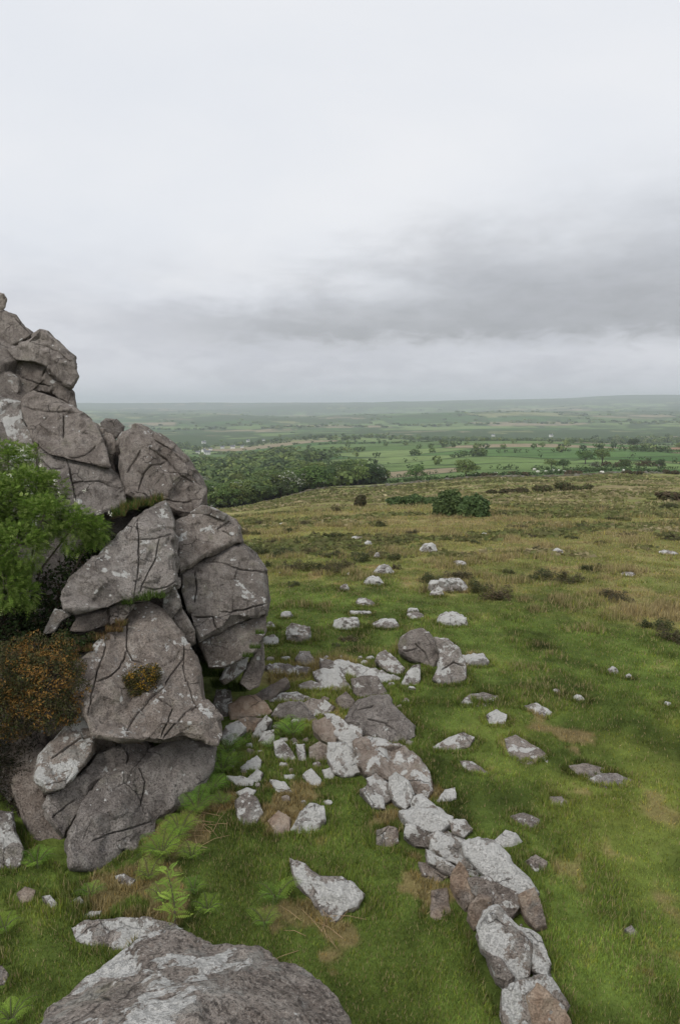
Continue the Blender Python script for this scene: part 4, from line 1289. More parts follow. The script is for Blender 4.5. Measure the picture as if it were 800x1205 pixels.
# ---- turf: short grazed grass, thinning to tussocks with distance
def build_grass():
    g = rs(5)
    n = 1250000
    u = g.rand(n)
    r = 4.6 * (75 / 4.6) ** (u ** 1.05)
    th = g.uniform(-0.60, 0.60, n)
    x, y = r * np.sin(th), r * np.cos(th)
    x += g.normal(0, .02, n)
    i = ((x - OX0) / OCELL).astype(int)
    j = ((y - OY0) / OCELL).astype(int)
    ok = np.ones(n, bool)
    inb = (i >= 0) & (i < 700) & (j >= 0) & (j < 800)
    ok[inb] = ~OCC[i[inb], j[inb]]
    x, y, r = x[ok], y[ok], r[ok]
    # a thicker fringe against the stones, where nothing grazes
    ring = OCC.copy()
    for _ in range(2):
        ring = ring | np.roll(ring, 1, 0) | np.roll(ring, -1, 0) | np.roll(ring, 1, 1) | np.roll(ring, -1, 1)
    ci, cj = np.where(ring & ~OCC)
    per = np.clip(30 - .9 * (cj * OCELL + OY0), 5, 24).astype(int)
    ci, cj = np.repeat(ci, per), np.repeat(cj, per)
    fx = OX0 + (ci + g.rand(len(ci))) * OCELL
    fy = OY0 + (cj + g.rand(len(cj))) * OCELL
    nf = len(fx)
    fringe = np.concatenate([np.zeros(len(x), bool), np.ones(nf, bool)])
    x, y, r = np.concatenate([x, fx]), np.concatenate([y, fy]), np.concatenate([r, np.hypot(fx, fy)])
    col = ground_colour(x, y)
    tuss = fbm2(x, y, 0.55, 3, .5, 71)
    tus2 = fbm2(x, y, 1.9, 3, .6, 73)
    tan = (col[:, 0] > col[:, 1] * 1.05)
    keep = g.rand(len(x)) < np.where(tan & (r < 14), 0.30, np.clip(0.70 + 0.7 * tuss, .2, 1)) * (1 - .9 * sstep(r, 38, 75))
    keep |= fringe & (g.rand(len(x)) < .8)
    x, y, r, col, tuss, tus2, tan, fringe = x[keep], y[keep], r[keep], col[keep], tuss[keep], tus2[keep], tan[keep], fringe[keep]
    n = len(x)
    z = ground(x, y)
    tk = sstep(tus2 + .5 * tuss, .18, .5) * sstep(r, 8, 17)        # tussocks of long bleached grass
    dead = g.rand(n) < (0.10 + 0.20 * sstep(r, 12, 30) + 0.25 * tan + .35 * tk)
    c = col * g.uniform(0.85, 2.2, n)[:, None] * (1 + .35 * fbm2(x, y, .28, 2, .5, 74))[:, None]
    c[dead] = np.array((0.40, 0.325, 0.165)) * g.uniform(.55, 1.25, dead.sum())[:, None]
    yl = g.rand(n) < .25
    c[yl & ~dead] *= np.array((1.35, 1.15, .8))
    L = (0.014 + 0.024 * g.rand(n) + 0.036 * np.clip(tuss, 0, 1)) * (1 + r / 28) * np.where(dead, 1.2, 1) * (1 + 1.6 * tk) * np.where(fringe, 1.7, 1)
    Wd = 0.0020 + 0.00040 * r * g.uniform(.7, 1.3, n)
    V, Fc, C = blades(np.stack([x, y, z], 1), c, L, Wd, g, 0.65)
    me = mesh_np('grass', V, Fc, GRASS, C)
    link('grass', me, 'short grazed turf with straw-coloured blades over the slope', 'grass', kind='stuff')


build_grass()


# ---- rushes, bleached tufts and bilberry sprigs roughening the far moor
def build_tufts():
    g = rs(6)
    n = 60000
    r = 26 * (235 / 26) ** g.rand(n)
    th = g.uniform(-.58, .58, n)
    x, y = r * np.sin(th), r * np.cos(th)
    m1 = fbm2(x * .3, y, 6, 4, .6, 81)
    m2 = fbm2(x, y, 2.2, 3, .6, 82)
    keep = (m1 + .6 * m2 > .30 - .32 * sstep(r, 30, 75)) & (y < edge_y(x) - 2)
    x, y, r, m1, m2 = x[keep], y[keep], r[keep], m1[keep], m2[keep]
    n = len(x)
    z = ground(x, y)
    pal = np.array([(0.30, 0.26, 0.14), (0.35, 0.30, 0.175), (0.21, 0.20, 0.085), (0.175, 0.18, 0.07), (0.175, 0.19, 0.072), (0.16, 0.185, 0.066), (0.14, 0.138, 0.06)])
    tone = fbm2(x * .4, y, 11, 3, .6, 83) + g.normal(0, .22, n)
    k = np.clip(((tone + .55) / 1.1 * 7).astype(int), 0, 6)
    col = pal[k] * g.uniform(.75, 1.25, n)[:, None]
    s = (.07 + .0016 * r) * g.uniform(.6, 1.5, n)
    P = np.stack([x, y, z], 1)
    Vs, Cs = [], []
    for j in range(3):
        off = g.normal(0, 1, (n, 3)) * np.stack([s * 1.1, s * 1.1, 0 * s], 1)
        an = g.uniform(0, 6.28, n)
        t = np.stack([np.cos(an), np.sin(an), 0 * an], 1) * (s * g.uniform(.6, 1.4, n))[:, None]
        h = np.stack([g.normal(0, .35, n) * s, g.normal(0, .35, n) * s, s * g.uniform(.5, 1.2, n)], 1)
        b = P + off - (0, 0, .02)
        Vs.append(np.stack([b - t, b + t, b + t * .5 + h, b - t * .6 + h * .8], 1))
        Cs.append(np.repeat(col * g.uniform(.85, 1.15, n)[:, None], 4, 0))
    V = np.concatenate(Vs).reshape(-1, 3)
    link('moor_tufts', mesh_np('moor_tufts', V, np.arange(len(V)).reshape(-1, 4), GRASS, np.concatenate(Cs)), 'rough tufts of rush and bleached grass over the moor', 'moor grass', kind='stuff')


build_tufts()


# ---- generic leafy clump: many small leaves over a few lobes
def clump_mesh(name, lobes, n, size, pal, seed, mat=None, jitter=.25, up=.35):
    """lobes [(centre, radii)]; leaves near the lobe surfaces, some inside"""
    g = rs(seed)
    cs, ns, cl = [], [], []
    vol = np.array([l[1][0] * l[1][1] + l[1][2] * l[1][0] for l in lobes])
    cnt = (vol / vol.sum() * n).astype(int) + 4
    for (c, rad), k in zip(lobes, cnt):
        d = unit(g.normal(size=(k, 3)))
        d[:, 2] = np.where(d[:, 2] < -.35, -d[:, 2], d[:, 2])
        rr = 1 - np.abs(g.normal(0, jitter, k))
        rr *= 1 + 0.22 * fbm(d * 2.3 + seed, 3, .5, seed)
        cs.append(np.array(c) + d * np.array(rad) * rr[:, None])
        ns.append(unit(d + g.normal(0, .6, (k, 3)) + (0, 0, up)))
        p = np.asarray(pal)
        cc = p[g.randint(0, len(p), k)] * g.uniform(.82, 1.18, k)[:, None]
        cl.append(cc)
    C, N, K = np.concatenate(cs), np.concatenate(ns), np.concatenate(cl)
    V, Fc = leaf_quads(C, N, size * g.uniform(.6, 1.35, len(C)), g)
    return mesh_np(name, V, Fc, mat or LEAF, np.repeat(K, 4, 0))


# ---- heather and low scrub on the moor
HP = [(0.080, 0.068, 0.036), (0.105, 0.082, 0.046), (0.062, 0.064, 0.030), (0.125, 0.095, 0.058), (0.080, 0.085, 0.034)]
HG = [(0.062, 0.078, 0.028), (0.082, 0.096, 0.034), (0.050, 0.064, 0.022), (0.105, 0.100, 0.045)]
def heather_mesh(k):
    g = rs(900 + k)
    lobes = [((g.uniform(-.5, .5), g.uniform(-.35, .35), .04), (g.uniform(.10, .26), g.uniform(.10, .24), g.uniform(.35, .95))) for _ in range(13)]
    return clump_mesh('heather_clump', lobes, 1700, .036, HP if k % 2 == 0 else HG, 910 + k, jitter=.18)


HM = [heather_mesh(k) for k in range(6)]
HL = [(340, 672, 28, 13), (331, 655, 30, 10), (362, 652, 14, 8), (342, 627, 18, 9), (358, 618, 16, 6), (392, 634, 20, 10), (372, 630, 12, 6),
      (372, 673, 24, 15), (389, 675, 22, 16), (388, 656, 30, 10), (405, 670, 22, 13), (425, 661, 25, 12), (445, 655, 20, 10), (463, 660, 18, 12),
      (397, 602, 11, 9), (445, 620, 20, 8), (285, 630, 18, 10), (300, 630, 10, 7), (466, 670, 14, 10), (295, 653, 30, 12), (318, 640, 14, 6),
      (511, 688, 28, 15), (540, 683, 28, 13), (563, 698, 26, 18), (586, 707, 32, 20), (640, 682, 26, 14), (664, 686, 30, 15), (697, 671, 24, 8),
      (726, 707, 34, 12), (778, 742, 30, 16), (794, 756, 30, 22), (600, 675, 12, 7), (633, 648, 14, 6), (620, 682, 14, 8), (532, 698, 20, 10),
      (345, 690, 18, 6), (420, 645, 16, 6), (352, 640, 12, 5), (378, 640, 10, 5), (312, 668, 14, 9), (306, 617, 14, 5), (330, 605, 12, 4), (372, 612, 10, 4),
      (470, 640, 14, 6), (486, 628, 14, 5), (560, 640, 14, 5), (610, 622, 20, 5), (690, 622, 22, 5), (740, 630, 18, 5), (790, 600, 24, 9), (792, 636, 26, 8),
      (654, 628, 16, 5), (710, 600, 18, 5), (730, 612, 20, 4), (626, 632, 16, 4), (676, 634, 16, 4), (706, 640, 12, 4), (590, 606, 16, 4), (410, 755, 20, 6), (395, 762, 14, 5)]
for _i, (_a, _b, _w, _h) in enumerate(HL):
    _d = gdepth(_a, _b)
    _p = at(_a, _b, _d)
    _kind = 'dark brown heather' if _i % 2 == 0 else 'olive-green bilberry'
    _size = 'tiny tuft' if _w < 15 else ('small clump' if _w < 22 else 'wide clump')
    _where = ('high on the far moor, beyond the heather band' if _b < 637 else 'in the dark heather band beyond the crag' if _b < 680 and _a < 470
              else 'beside the wide grey rock' if 495 < _a < 600 and _b > 676 else 'in the turf behind the rubble heap' if _b > 720 and _a < 500
              else 'in straw-coloured grass on the open moor')
    if (_a, _b) in ((794, 756), (778, 742)):
        _where = 'alone in green turf, lower than other clumps'
    o = link('heather_clump', HM[_i % 6], '%s of %s %s' % (_size, _kind, _where), 'shrub',
             'heather and bilberry clumps dotted over the moor', loc=_p + np.array((0, .3 * _w / F * _d, -.03)))
    o.scale = (_w / F * _d * 1.15, _w / F * _d * 1.0, _h / F * _d * 1.0)
    o.rotation_euler.z = _i * 1.3

# ---- scrub on the far moor: the round willow bush, long low patches, lone thorns
def shrub(name, label, lobes_px, seed, pal, n=2600, leaf=.16, group=None):
    """shrub made of lobes given as (px, base row, width px, height px)"""
    ds = [gdepth(a, b) for a, b, _, _ in lobes_px]
    d = float(np.mean(ds))
    base = at(np.mean([l[0] for l in lobes_px]), max(l[1] for l in lobes_px), d)
    base[2] = ground(base[0], base[1])[0]
    root = link(name, None, label, 'shrub', group, loc=base)
    g = rs(seed)
    lobes = []
    for a, b, w, h in lobes_px:
        p = at(a, b, d) - base
        ww, hh = w / F * d, h / F * d
        p[2] = 0
        lobes.append(((p[0], p[1] + ww * .3, hh * .30), (ww * .5, ww * .42, hh * .68)))
        for _ in range(9):
            lobes.append(((p[0] + g.uniform(-.35, .35) * ww, p[1] + ww * .3 + g.uniform(-.3, .3) * ww, hh * g.uniform(.05, .75)), (ww * g.uniform(.14, .24),) * 2 + (hh * g.uniform(.2, .3),)))
    link('crown', clump_mesh('crown', lobes, n, leaf, pal, seed), parent=root)
    st = []
    for a, b, w, h in lobes_px:
        p = at(a, b, d) - base
        ww, hh = w / F * d, h / F * d
        for _ in range(3):
            q_ = np.array((p[0] + g.uniform(-.2, .2) * ww, p[1] + ww * .3, 0))
            st.append(tube([q_ - (0, 0, .1), q_ + (g.uniform(-.1, .1) * ww, 0, hh * .3), q_ + (g.uniform(-.25, .25) * ww, 0, hh * .6)], .06, .02, 5))
    link('stem', mesh_np('stem', *join(st), BARK), parent=root)
    return root


WG = [(0.072, 0.115, 0.040), (0.095, 0.145, 0.050), (0.058, 0.092, 0.033), (0.120, 0.168, 0.062)]
WL = [(0.115, 0.170, 0.060), (0.145, 0.200, 0.072), (0.088, 0.135, 0.050)]
shrub('willow_bush', 'big round dark green bush standing alone on the moor', [(530, 609, 36, 31), (520, 607, 22, 22)], 41, WG, 6500, .13)
shrub('willow_bush', 'paler green bush leaning against the big round bush', [(562, 608, 32, 26), (548, 609, 22, 17)], 42, WL, 5200, .13)
shrub('low_thicket', 'long low dark willow thicket on the moor', [(468, 598, 26, 9), (488, 595, 30, 11), (505, 592, 20, 8)], 43, WG, 3000, .15)
shrub('thorn_bush', 'lone dark brown thorn bush on the moor', [(424, 596, 12, 13)], 44, HP, 900, .2)
shrub('low_thicket', 'low brown bank of scrub with a green bush on it', [(640, 580, 26, 7), (665, 578, 26, 11), (692, 578, 16, 9), (676, 580, 30, 6)], 45, HP + HG, 3000, .15)
shrub('low_thicket', 'thin brown strip of scrub along the far moor', [(598, 581, 18, 5), (615, 580, 24, 6), (580, 584, 14, 4)], 46, HP, 2000, .15)
shrub('low_thicket', 'dark tuft of scrub on the right of the far moor', [(792, 590, 30, 10)], 47, HP, 700, .22)
shrub('young_bush', 'round green bush at the moor edge close to the crag', [(278, 597, 16, 13), (292, 592, 16, 12)], 48, WL, 2400, .16)


# ------------------------------------------------------------------ plants on and round the crag
def pinnate(base, direction, length, g, pairs=6, leaf=0.22, droop=0.3, up=(0, 0, 1.0), slim=.28):
    """one feathered leaf: a midrib with paired leaflets -> V, F(tris) (kites)"""
    n = len(base)
    D = unit(direction)
    S = unit(np.cross(D, np.tile(np.asarray(up, float), (n, 1)) + g.normal(0, .25, (n, 3))))
    U = np.cross(S, D)
    Vs = []
    L = np.asarray(length)[:, None]
    for k in range(pairs):
        t = (k + 1.2) / (pairs + .7)
        w = math.sin(math.pi * (0.18 + 0.72 * t)) * leaf
        p = base + D * L * t - np.array((0, 0, 1)) * L * droop * t * t
        for s in (-1, 1):
            ax = unit(S * s + D * 0.55 - U * 0.15)
            tip = p + ax * L * w
            mid = p + ax * L * w * .5
            wd = np.cross(ax, U) * L * w * slim
            Vs.append(np.stack([p, mid + wd, tip, mid - wd], 1))
    p = base + D * L * .96 - np.array((0, 0, 1)) * L * droop * .92
    Vs.append(np.stack([p, p + D * L * .1 + S * L * .05, p + D * L * .22, p + D * L * .1 - S * L * .05], 1))
    V = np.concatenate(Vs, 0).reshape(-1, 3)
    i = np.arange(len(V) // 4)[:, None] * 4
    return V, np.concatenate([i + [0, 1, 2], i + [0, 2, 3]], 0)


def pix_lobes(lobes):
    """lobes given as (px, row, depth, radius px, flat) -> world centre and radii"""
    return [(at(a, b, d), np.array((r / F * d, r / F * d * fl, r / F * d))) for a, b, d, r, fl in lobes]


def plant_root(name, label, cat, p, group=None):
    return link(name, None, label, cat, group, loc=p)


def put(name, root, V, Fc, mat, col=None, smooth=False):
    return link(name, mesh_np(name, np.asarray(V) - np.array(root.location), Fc, mat, col, smooth), parent=root)


def rowan_shrub():
    g = rs(61)
    lobes = pix_lobes([(10, 545, 9.9, 26, .8), (36, 575, 9.6, 26, .8), (8, 600, 9.4, 34, .8), (50, 612, 9.2, 32, .7), (85, 622, 9.3, 27, .7), (112, 626, 9.4, 17, .7),
                       (20, 648, 8.9, 32, .8), (8, 690, 8.7, 26, .8), (-30, 600, 9.2, 50, .8), (-30, 670, 8.8, 50, .8), (60, 575, 9.9, 20, .6), (44, 530, 10.4, 10, .7), (30, 700, 8.8, 16, .8)])
    root = plant_root('rowan_shrub', 'bright green leafy shrub with small white flowers, growing from the crag', 'shrub', at(10, 790, 9.3))
    cs, ds = [], []
    for c, r in lobes:
        k = int(3000 * (r[0] / .35) ** 2)
        d = unit(g.normal(size=(k, 3)))
        rr = g.uniform(.25, 1.0, k) ** .6 * (1 + .25 * fbm(d * 2 + 3, 2, .5, 5))
        cs.append(c + d * r * rr[:, None])
        ds.append(unit(d + g.normal(0, .5, (k, 3)) + (0, -.3, .25)))
    C, D = np.concatenate(cs), np.concatenate(ds)
    n = len(C)
    clus = fbm(C / .22, 2, .5, 8)
    keep = clus > -.24
    C, D, clus = C[keep], D[keep], clus[keep]
    n = len(C)
    V, Fc = pinnate(C, D, g.uniform(.05, .11, n), g, 4, .30, .35, slim=.24)
    pal = np.array([(0.18, 0.26, 0.045), (0.24, 0.33, 0.065), (0.125, 0.20, 0.034), (0.33, 0.40, 0.11)])
    kc = pal[g.randint(0, 4, n)] * g.uniform(.7, 1.25, n)[:, None]
    reps = len(V) // 4 // n
    col = np.repeat(np.tile(kc, (reps, 1)), 4, 0)
    put('leaves', root, V, Fc, LEAF, col)
    br = []
    b0 = np.array(root.location)
    for c, r in lobes:
        m = (b0 + c) / 2 + g.normal(0, .12, 3) + (0, 0, .1)
        br.append(tube([b0 - (0, 0, .05), m, c, c + unit(c - b0) * r[0] * .6], .022, .005, 5))
        for _ in range(3):
            br.append(tube([c, c + g.normal(0, .5, 3) * r, c + unit(g.normal(size=3)) * r * .95], .006, .002, 4))
    put('branch', root, *join(br), BARK)
    for a, b in ((26, 529), (70, 580), (90, 590), (93, 591), (100, 577), (116, 604), (130, 605), (91, 616), (107, 619), (53, 628), (75, 606), (36, 590), (65, 566), (118, 623), (48, 548), (128, 603), (12, 560)):
        # flower heads stand on the near side of the crown
        p = at(a, b, 9.12 + .004 * a)
        k = 9
        cc = p + g.normal(0, .014, (k, 3))
        fv, ff = leaf_quads(cc, unit(g.normal(0, .4, (k, 3)) + (0, -.6, .8)), np.full(k, .009), g, .9)
        put('flower_head', root, fv, ff, LEAF, np.tile((.72, .72, .60), (len(fv), 1)))


def leafy(name, label, cat, lobes, n, size, pal, seed, base, twig=True, group=None, flowers=None, aspect=.6, mat=None):
    """small-leaved bush filling pixel lobes"""
    g = rs(seed)
    L = pix_lobes(lobes)
    root = plant_root(name, label, cat, base, group)
    cs, ns = [], []
    w = np.array([r[0] ** 2 for _, r in L])
    for (c, r), k in zip(L, (w / w.sum() * n).astype(int)):
        d = unit(g.normal(size=(k, 3)))
        rr = g.uniform(.3, 1.0, k) ** .45 * (1 + .30 * fbm(d * 2.6 + seed, 3, .5, seed))
        cs.append(c + d * r * rr[:, None])
        ns.append(unit(d + g.normal(0, .6, (k, 3))))
    C, N = np.concatenate(cs), np.concatenate(ns)
    k = len(C)
    V, Fc = leaf_quads(C, N, size * g.uniform(.5, 1.4, k), g, aspect)
    pal = np.asarray(pal)
    col = pal[g.randint(0, len(pal), k)] * g.uniform(.65, 1.3, k)[:, None]
    if flowers is not None:
        fcol, frac, scale = flowers
        m = (fbm(C / scale, 2, .5, seed + 3) > .12) & (g.rand(k) < frac)
        fc = np.asarray(fcol)
        col[m] = fc[g.randint(0, len(fc), m.sum())] * g.uniform(.7, 1.2, m.sum())[:, None]
    put('leaves', root, V, Fc, LEAF, np.repeat(col, 4, 0))
    if twig:
        br = []
        b0 = np.array(root.location)
        for c, r in L:
            br.append(tube([b0, (b0 + c) / 2 + g.normal(0, .05, 3), c, c + g.normal(0, .4, 3) * r], .016, .003, 5))
            for _ in range(4):
                br.append(tube([c, c + g.normal(0, .4, 3) * r, c + unit(g.normal(size=3)) * r], .005, .002, 4))
        put('branch', root, *join(br), BARK)
    return root


rowan_shrub()
leafy('shade_thicket', 'dark shaded thicket of small leaves in the gully below the leafy shrub', 'shrub',
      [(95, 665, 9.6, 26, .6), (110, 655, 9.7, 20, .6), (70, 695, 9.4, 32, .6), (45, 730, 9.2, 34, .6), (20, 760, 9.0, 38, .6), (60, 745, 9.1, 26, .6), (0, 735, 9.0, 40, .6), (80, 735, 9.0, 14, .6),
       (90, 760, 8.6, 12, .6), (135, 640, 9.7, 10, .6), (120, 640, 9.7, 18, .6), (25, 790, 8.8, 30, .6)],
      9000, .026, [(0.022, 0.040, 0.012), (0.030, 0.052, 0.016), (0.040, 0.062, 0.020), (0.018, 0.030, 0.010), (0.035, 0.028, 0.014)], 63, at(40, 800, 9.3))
leafy('gorse_bush', 'large gorse bush with rusty orange spent flowers, left of the crag face', 'shrub',
      [(60, 800, 7.95, 40, .8), (25, 795, 8.0, 36, .8), (15, 840, 7.9, 32, .8), (70, 768, 8.2, 24, .8), (92, 812, 8.05, 17, .8), (40, 762, 8.3, 20, .8), (58, 838, 7.85, 26, .8), (82, 838, 7.9, 18, .8),
       (-20, 800, 7.9, 50, .8), (-14, 838, 7.8, 38, .8), (18, 770, 8.2, 22, .8), (90, 785, 8.15, 14, .8)],
      26000, .017, [(0.060, 0.070, 0.024), (0.085, 0.085, 0.032), (0.045, 0.055, 0.018), (0.11, 0.09, 0.04), (0.075, 0.056, 0.028)], 65, at(30, 868, 8.15),
      flowers=([(0.30, 0.165, 0.045), (0.24, 0.125, 0.035), (0.36, 0.22, 0.06), (0.19, 0.10, 0.03)], .72, .12), aspect=.35)
leafy('shade_thicket', 'added tangle of leaves, coloured dark as shade, filling the hollow under the gorse bush', 'shrub',
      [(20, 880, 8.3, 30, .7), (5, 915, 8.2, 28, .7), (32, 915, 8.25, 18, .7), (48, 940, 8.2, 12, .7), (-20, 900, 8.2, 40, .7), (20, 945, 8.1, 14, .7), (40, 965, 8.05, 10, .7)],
      7000, .02, [(0.040, 0.032, 0.020), (0.030, 0.026, 0.016), (0.050, 0.042, 0.024), (0.026, 0.032, 0.014)], 64, at(20, 950, 8.35), aspect=.3)  # filler leaves: the palette paints the hollow's shade into their colour
leafy('gorse_tuft', 'small round gorse tuft with yellow flowers on the crag ledge', 'shrub',
      [(168, 800, 8.42, 18, .8), (180, 792, 8.48, 12, .8), (158, 812, 8.38, 12, .8), (154, 800, 8.42, 10, .8)], 4200, .015,
      [(0.070, 0.075, 0.020), (0.09, 0.085, 0.028), (0.05, 0.055, 0.016), (0.10, 0.07, 0.03)], 66, at(166, 818, 8.6),
      flowers=([(0.48, 0.33, 0.04), (0.42, 0.26, 0.03)], .5, .06), aspect=.4)
leafy('bilberry_tuft', 'dark green bilberry tuft below the small gorse tuft', 'shrub',
      [(140, 838, 8.40, 17, .7), (155, 850, 8.36, 14, .7), (126, 845, 8.38, 12, .7), (168, 846, 8.40, 8, .6)], 2600, .017,
      [(0.040, 0.060, 0.018), (0.055, 0.075, 0.024), (0.030, 0.045, 0.014), (0.07, 0.06, 0.03)], 67, at(145, 862, 8.55))
leafy('moss_cushion', 'dark mossy cushion under the small flat-topped block', 'shrub',
      [(75, 752, 8.75, 12, .6), (92, 757, 8.7, 12, .6), (108, 750, 8.75, 8, .6)], 1500, .016, [(0.035, 0.055, 0.016), (0.05, 0.07, 0.02), (0.06, 0.05, 0.02)], 68, at(85, 765, 8.85))


def grass_tuft(label, spots, n, length, pal, seed, cat='grass tuft', depth=None):
    """long grass on ledges: spots (px, row, depth, spread px)"""
    g = rs(seed)
    P = np.concatenate([at(a + g.uniform(-1, 1, n) * r, b + g.uniform(-.25, .25, n) * r * .5, d + g.uniform(-.06, .12, n)) for a, b, d, r in spots])
    k = len(P)
    pal = np.asarray(pal)
    col = pal[g.randint(0, len(pal), k)] * g.uniform(.6, 1.4, k)[:, None]
    V, Fc, C = blades(P, col, length * g.uniform(.5, 1.3, k), np.full(k, .0045), g, .75)
    root = P.mean(0)
    link('grass_tuft', mesh_np('grass_tuft', V - root, Fc, GRASS, C), label, cat, 'tufts on the ledges of the crag', loc=root)


GR = [(0.075, 0.125, 0.022), (0.10, 0.15, 0.03), (0.055, 0.095, 0.018)]
DEAD = [(0.26, 0.17, 0.075), (0.20, 0.12, 0.055), (0.14, 0.085, 0.045), (0.10, 0.11, 0.03)]
grass_tuft('strip of green grass in the joint beneath the pointed wedge slab', [(165, 705, 9.05, 12), (182, 702, 9.15, 12), (150, 710, 9.0, 6)], 260, .11, GR, 71)
grass_tuft('grass growing on the saddle behind the tip of the pointed slab', [(152, 598, 10.2, 10), (170, 594, 10.5, 12), (186, 590, 10.6, 6), (140, 606, 10.0, 8)], 300, .14, GR + DEAD[:1], 72)
grass_tuft('brown dead bracken lying in the hollow of the big triangular face', [(135, 868, 8.36, 14), (150, 872, 8.32, 14), (120, 864, 8.38, 9), (162, 868, 8.36, 8)], 420, .11, DEAD, 73)
grass_tuft('brown earthy grass along the ledge left of the triangular face', [(118, 752, 8.75, 12), (135, 742, 8.8, 10), (100, 765, 8.6, 10), (142, 735, 8.85, 6)], 260, .09, DEAD, 74)
grass_tuft('green grass at the foot of the wedge block beneath the rounded blocks', [(250, 795, 10.7, 12), (262, 808, 10.8, 12), (240, 790, 10.5, 8), (280, 812, 11.0, 10)], 500, .2, GR, 75)
grass_tuft('moss and grass on the right shoulder of the lichen-spotted wedge block', [(300, 762, 10.2, 6), (306, 745, 10.3, 5), (292, 772, 10.15, 6)], 160, .07, GR, 76)


# ---- ferns
def fern(label, px, py, fronds, length, seed, spread=1.0, base=None, pal=None, up=1.15):
    g = rs(seed)
    p0 = gp(px, py) if base is None else np.asarray(base)
    root = plant_root('fern', label, 'fern', p0, 'bracken ferns at the foot of the crag')
    pal = pal or [(0.15, 0.26, 0.04), (0.19, 0.31, 0.05), (0.12, 0.215, 0.034)]
    for k in range(fronds):
        an = 2 * math.pi * (k + g.uniform(-.3, .3)) / fronds
        L = length * g.uniform(.7, 1.15)
        h = np.array((math.cos(an), math.sin(an), 0)) * spread * .8
        t = np.linspace(0, 1, 18)
        path = p0 + h * (L * .85 * t ** 1.25)[:, None] + np.array((0, 0, 1)) * (L * up * (t - .62 * t ** 2.4))[:, None]
        T = unit(np.gradient(path, axis=0))
        S = unit(np.cross(T, (0, 0, 1.0)))
        bs, dr, ln = [], [], []
        for i in range(3, 18):
            f = (t[i] - .15) / .85
            w = L * .30 * (1 - f) ** .8 * min(1, f * 5 + .35) + .012
            for s in (-1, 1):
                bs.append(path[i])
                dr.append(S[i] * s + T[i] * .45 + np.array((0, 0, -.12)))
                ln.append(w)
        V, Fc = pinnate(np.array(bs), np.array(dr), np.array(ln), g, 6, .14, .15, up=np.cross(S, T).mean(0), slim=.34)
        c = np.asarray(pal[g.randint(0, len(pal))]) * g.uniform(.8, 1.2)
        col = np.tile(c, (len(V), 1)) * g.uniform(.8, 1.25, (len(V) // 4, 1)).repeat(4, 0)
        fr = put('frond', root, V, Fc, LEAF, col)
        tv, tf = tube(path, .0055, .0015, 4)
        m = link('midrib', mesh_np('midrib', tv - p0, tf, STEM), parent=fr)


FE = [('tall yellow-green fern clump at the keel block', 190, 1012, 9, .40), ('fern beside the keel block, behind the tall clump', 212, 985, 7, .38),
      ('fern against the lower right of the keel block', 232, 958, 8, .36), ('fern in the angle between keel block and turf', 250, 935, 8, .36), ('bright fern beside the crag at the white stones', 262, 912, 8, .34),
      ('fern near the long white stone', 268, 890, 7, .32), ('fern in the hollow of the rubble heap', 345, 868, 7, .40), ('dark fern at the back of the rubble hollow', 335, 862, 6, .30),
      ('upright fern beside the pale grey boulder', 44, 1022, 7, .30), ('small fern with one white stone beside it', 108, 1056, 5, .24), ('bushy fern at the grass edge left of the coarse boulder', 6, 1098, 8, .26),
      ('yellow-green fern close to the grey stone half hidden by grass', 14, 1204, 9, .27), ('open fern in turf between the coarse boulder and the big pointed stone', 325, 1062, 5, .34),
      ('faint small fern in the turf before the open fern', 312, 1090, 5, .26), ('fern in the turf right of the sapling', 245, 1075, 6, .26), ('small fern by the mottled upright stone', 284, 880, 6, .26),
      ('low fern under the sapling', 192, 1062, 6, .26), ('fern between the narrow white splinters', 318, 882, 5, .24),
      ('yellowish fern tuft between tall clump and sapling', 176, 1036, 6, .28), ('fern tuft in bracken litter below the keel block', 226, 1012, 6, .28), ('fern tuft at the outer edge of the keel ferns', 262, 948, 6, .26),
      ('fern sprig beside the long white stone and crag', 274, 902, 6, .26), ('fern sprig behind the pointed white stone', 330, 868, 5, .24), ('fern sprig right of the sapling in open turf', 228, 1052, 5, .24)]
for _i, (_l, _a, _b, _n, _L) in enumerate(FE):
    fern(_l, _a, _b, _n + (3 if _i < 6 else 0), _L * (1.25 if _i < 6 else 1.1), 400 + _i, pal=[(0.20, 0.31, 0.045), (0.25, 0.36, 0.06), (0.15, 0.25, 0.036)] if _i in (0, 1, 10, 11, 14, 18, 19) else None)


def sapling():
    g = rs(81)
    p0 = gp(206, 1092)
    root = plant_root('rowan_sapling', 'slender rowan sapling with feathery leaves behind the coarse boulder', 'sapling', p0)
    top = p0 + np.array((-.05, .05, .60))
    t = np.linspace(0, 1, 8)[:, None]
    path = p0 + (top - p0) * t + np.stack([.02 * np.sin(np.linspace(0, 4, 8)), np.zeros(8), np.zeros(8)], 1)
    put('stem', root, *tube(path, .009, .003, 6), BARK)
    for k in range(26):
        f = .2 + .8 * k / 25
        b = p0 + (top - p0) * f
        an = k * 2.4
        d = np.array([[math.cos(an), math.sin(an), .45]])
        L = .18 * (1.1 - .45 * f)
        V, Fc = pinnate(b[None], d, np.array([L]), g, 8, .30, .35, slim=.17)
        c = np.array((0.24, 0.35, 0.06)) * g.uniform(.8, 1.2)
        put('leaf', root, V, Fc, LEAF, np.tile(c, (len(V), 1)))


sapling()


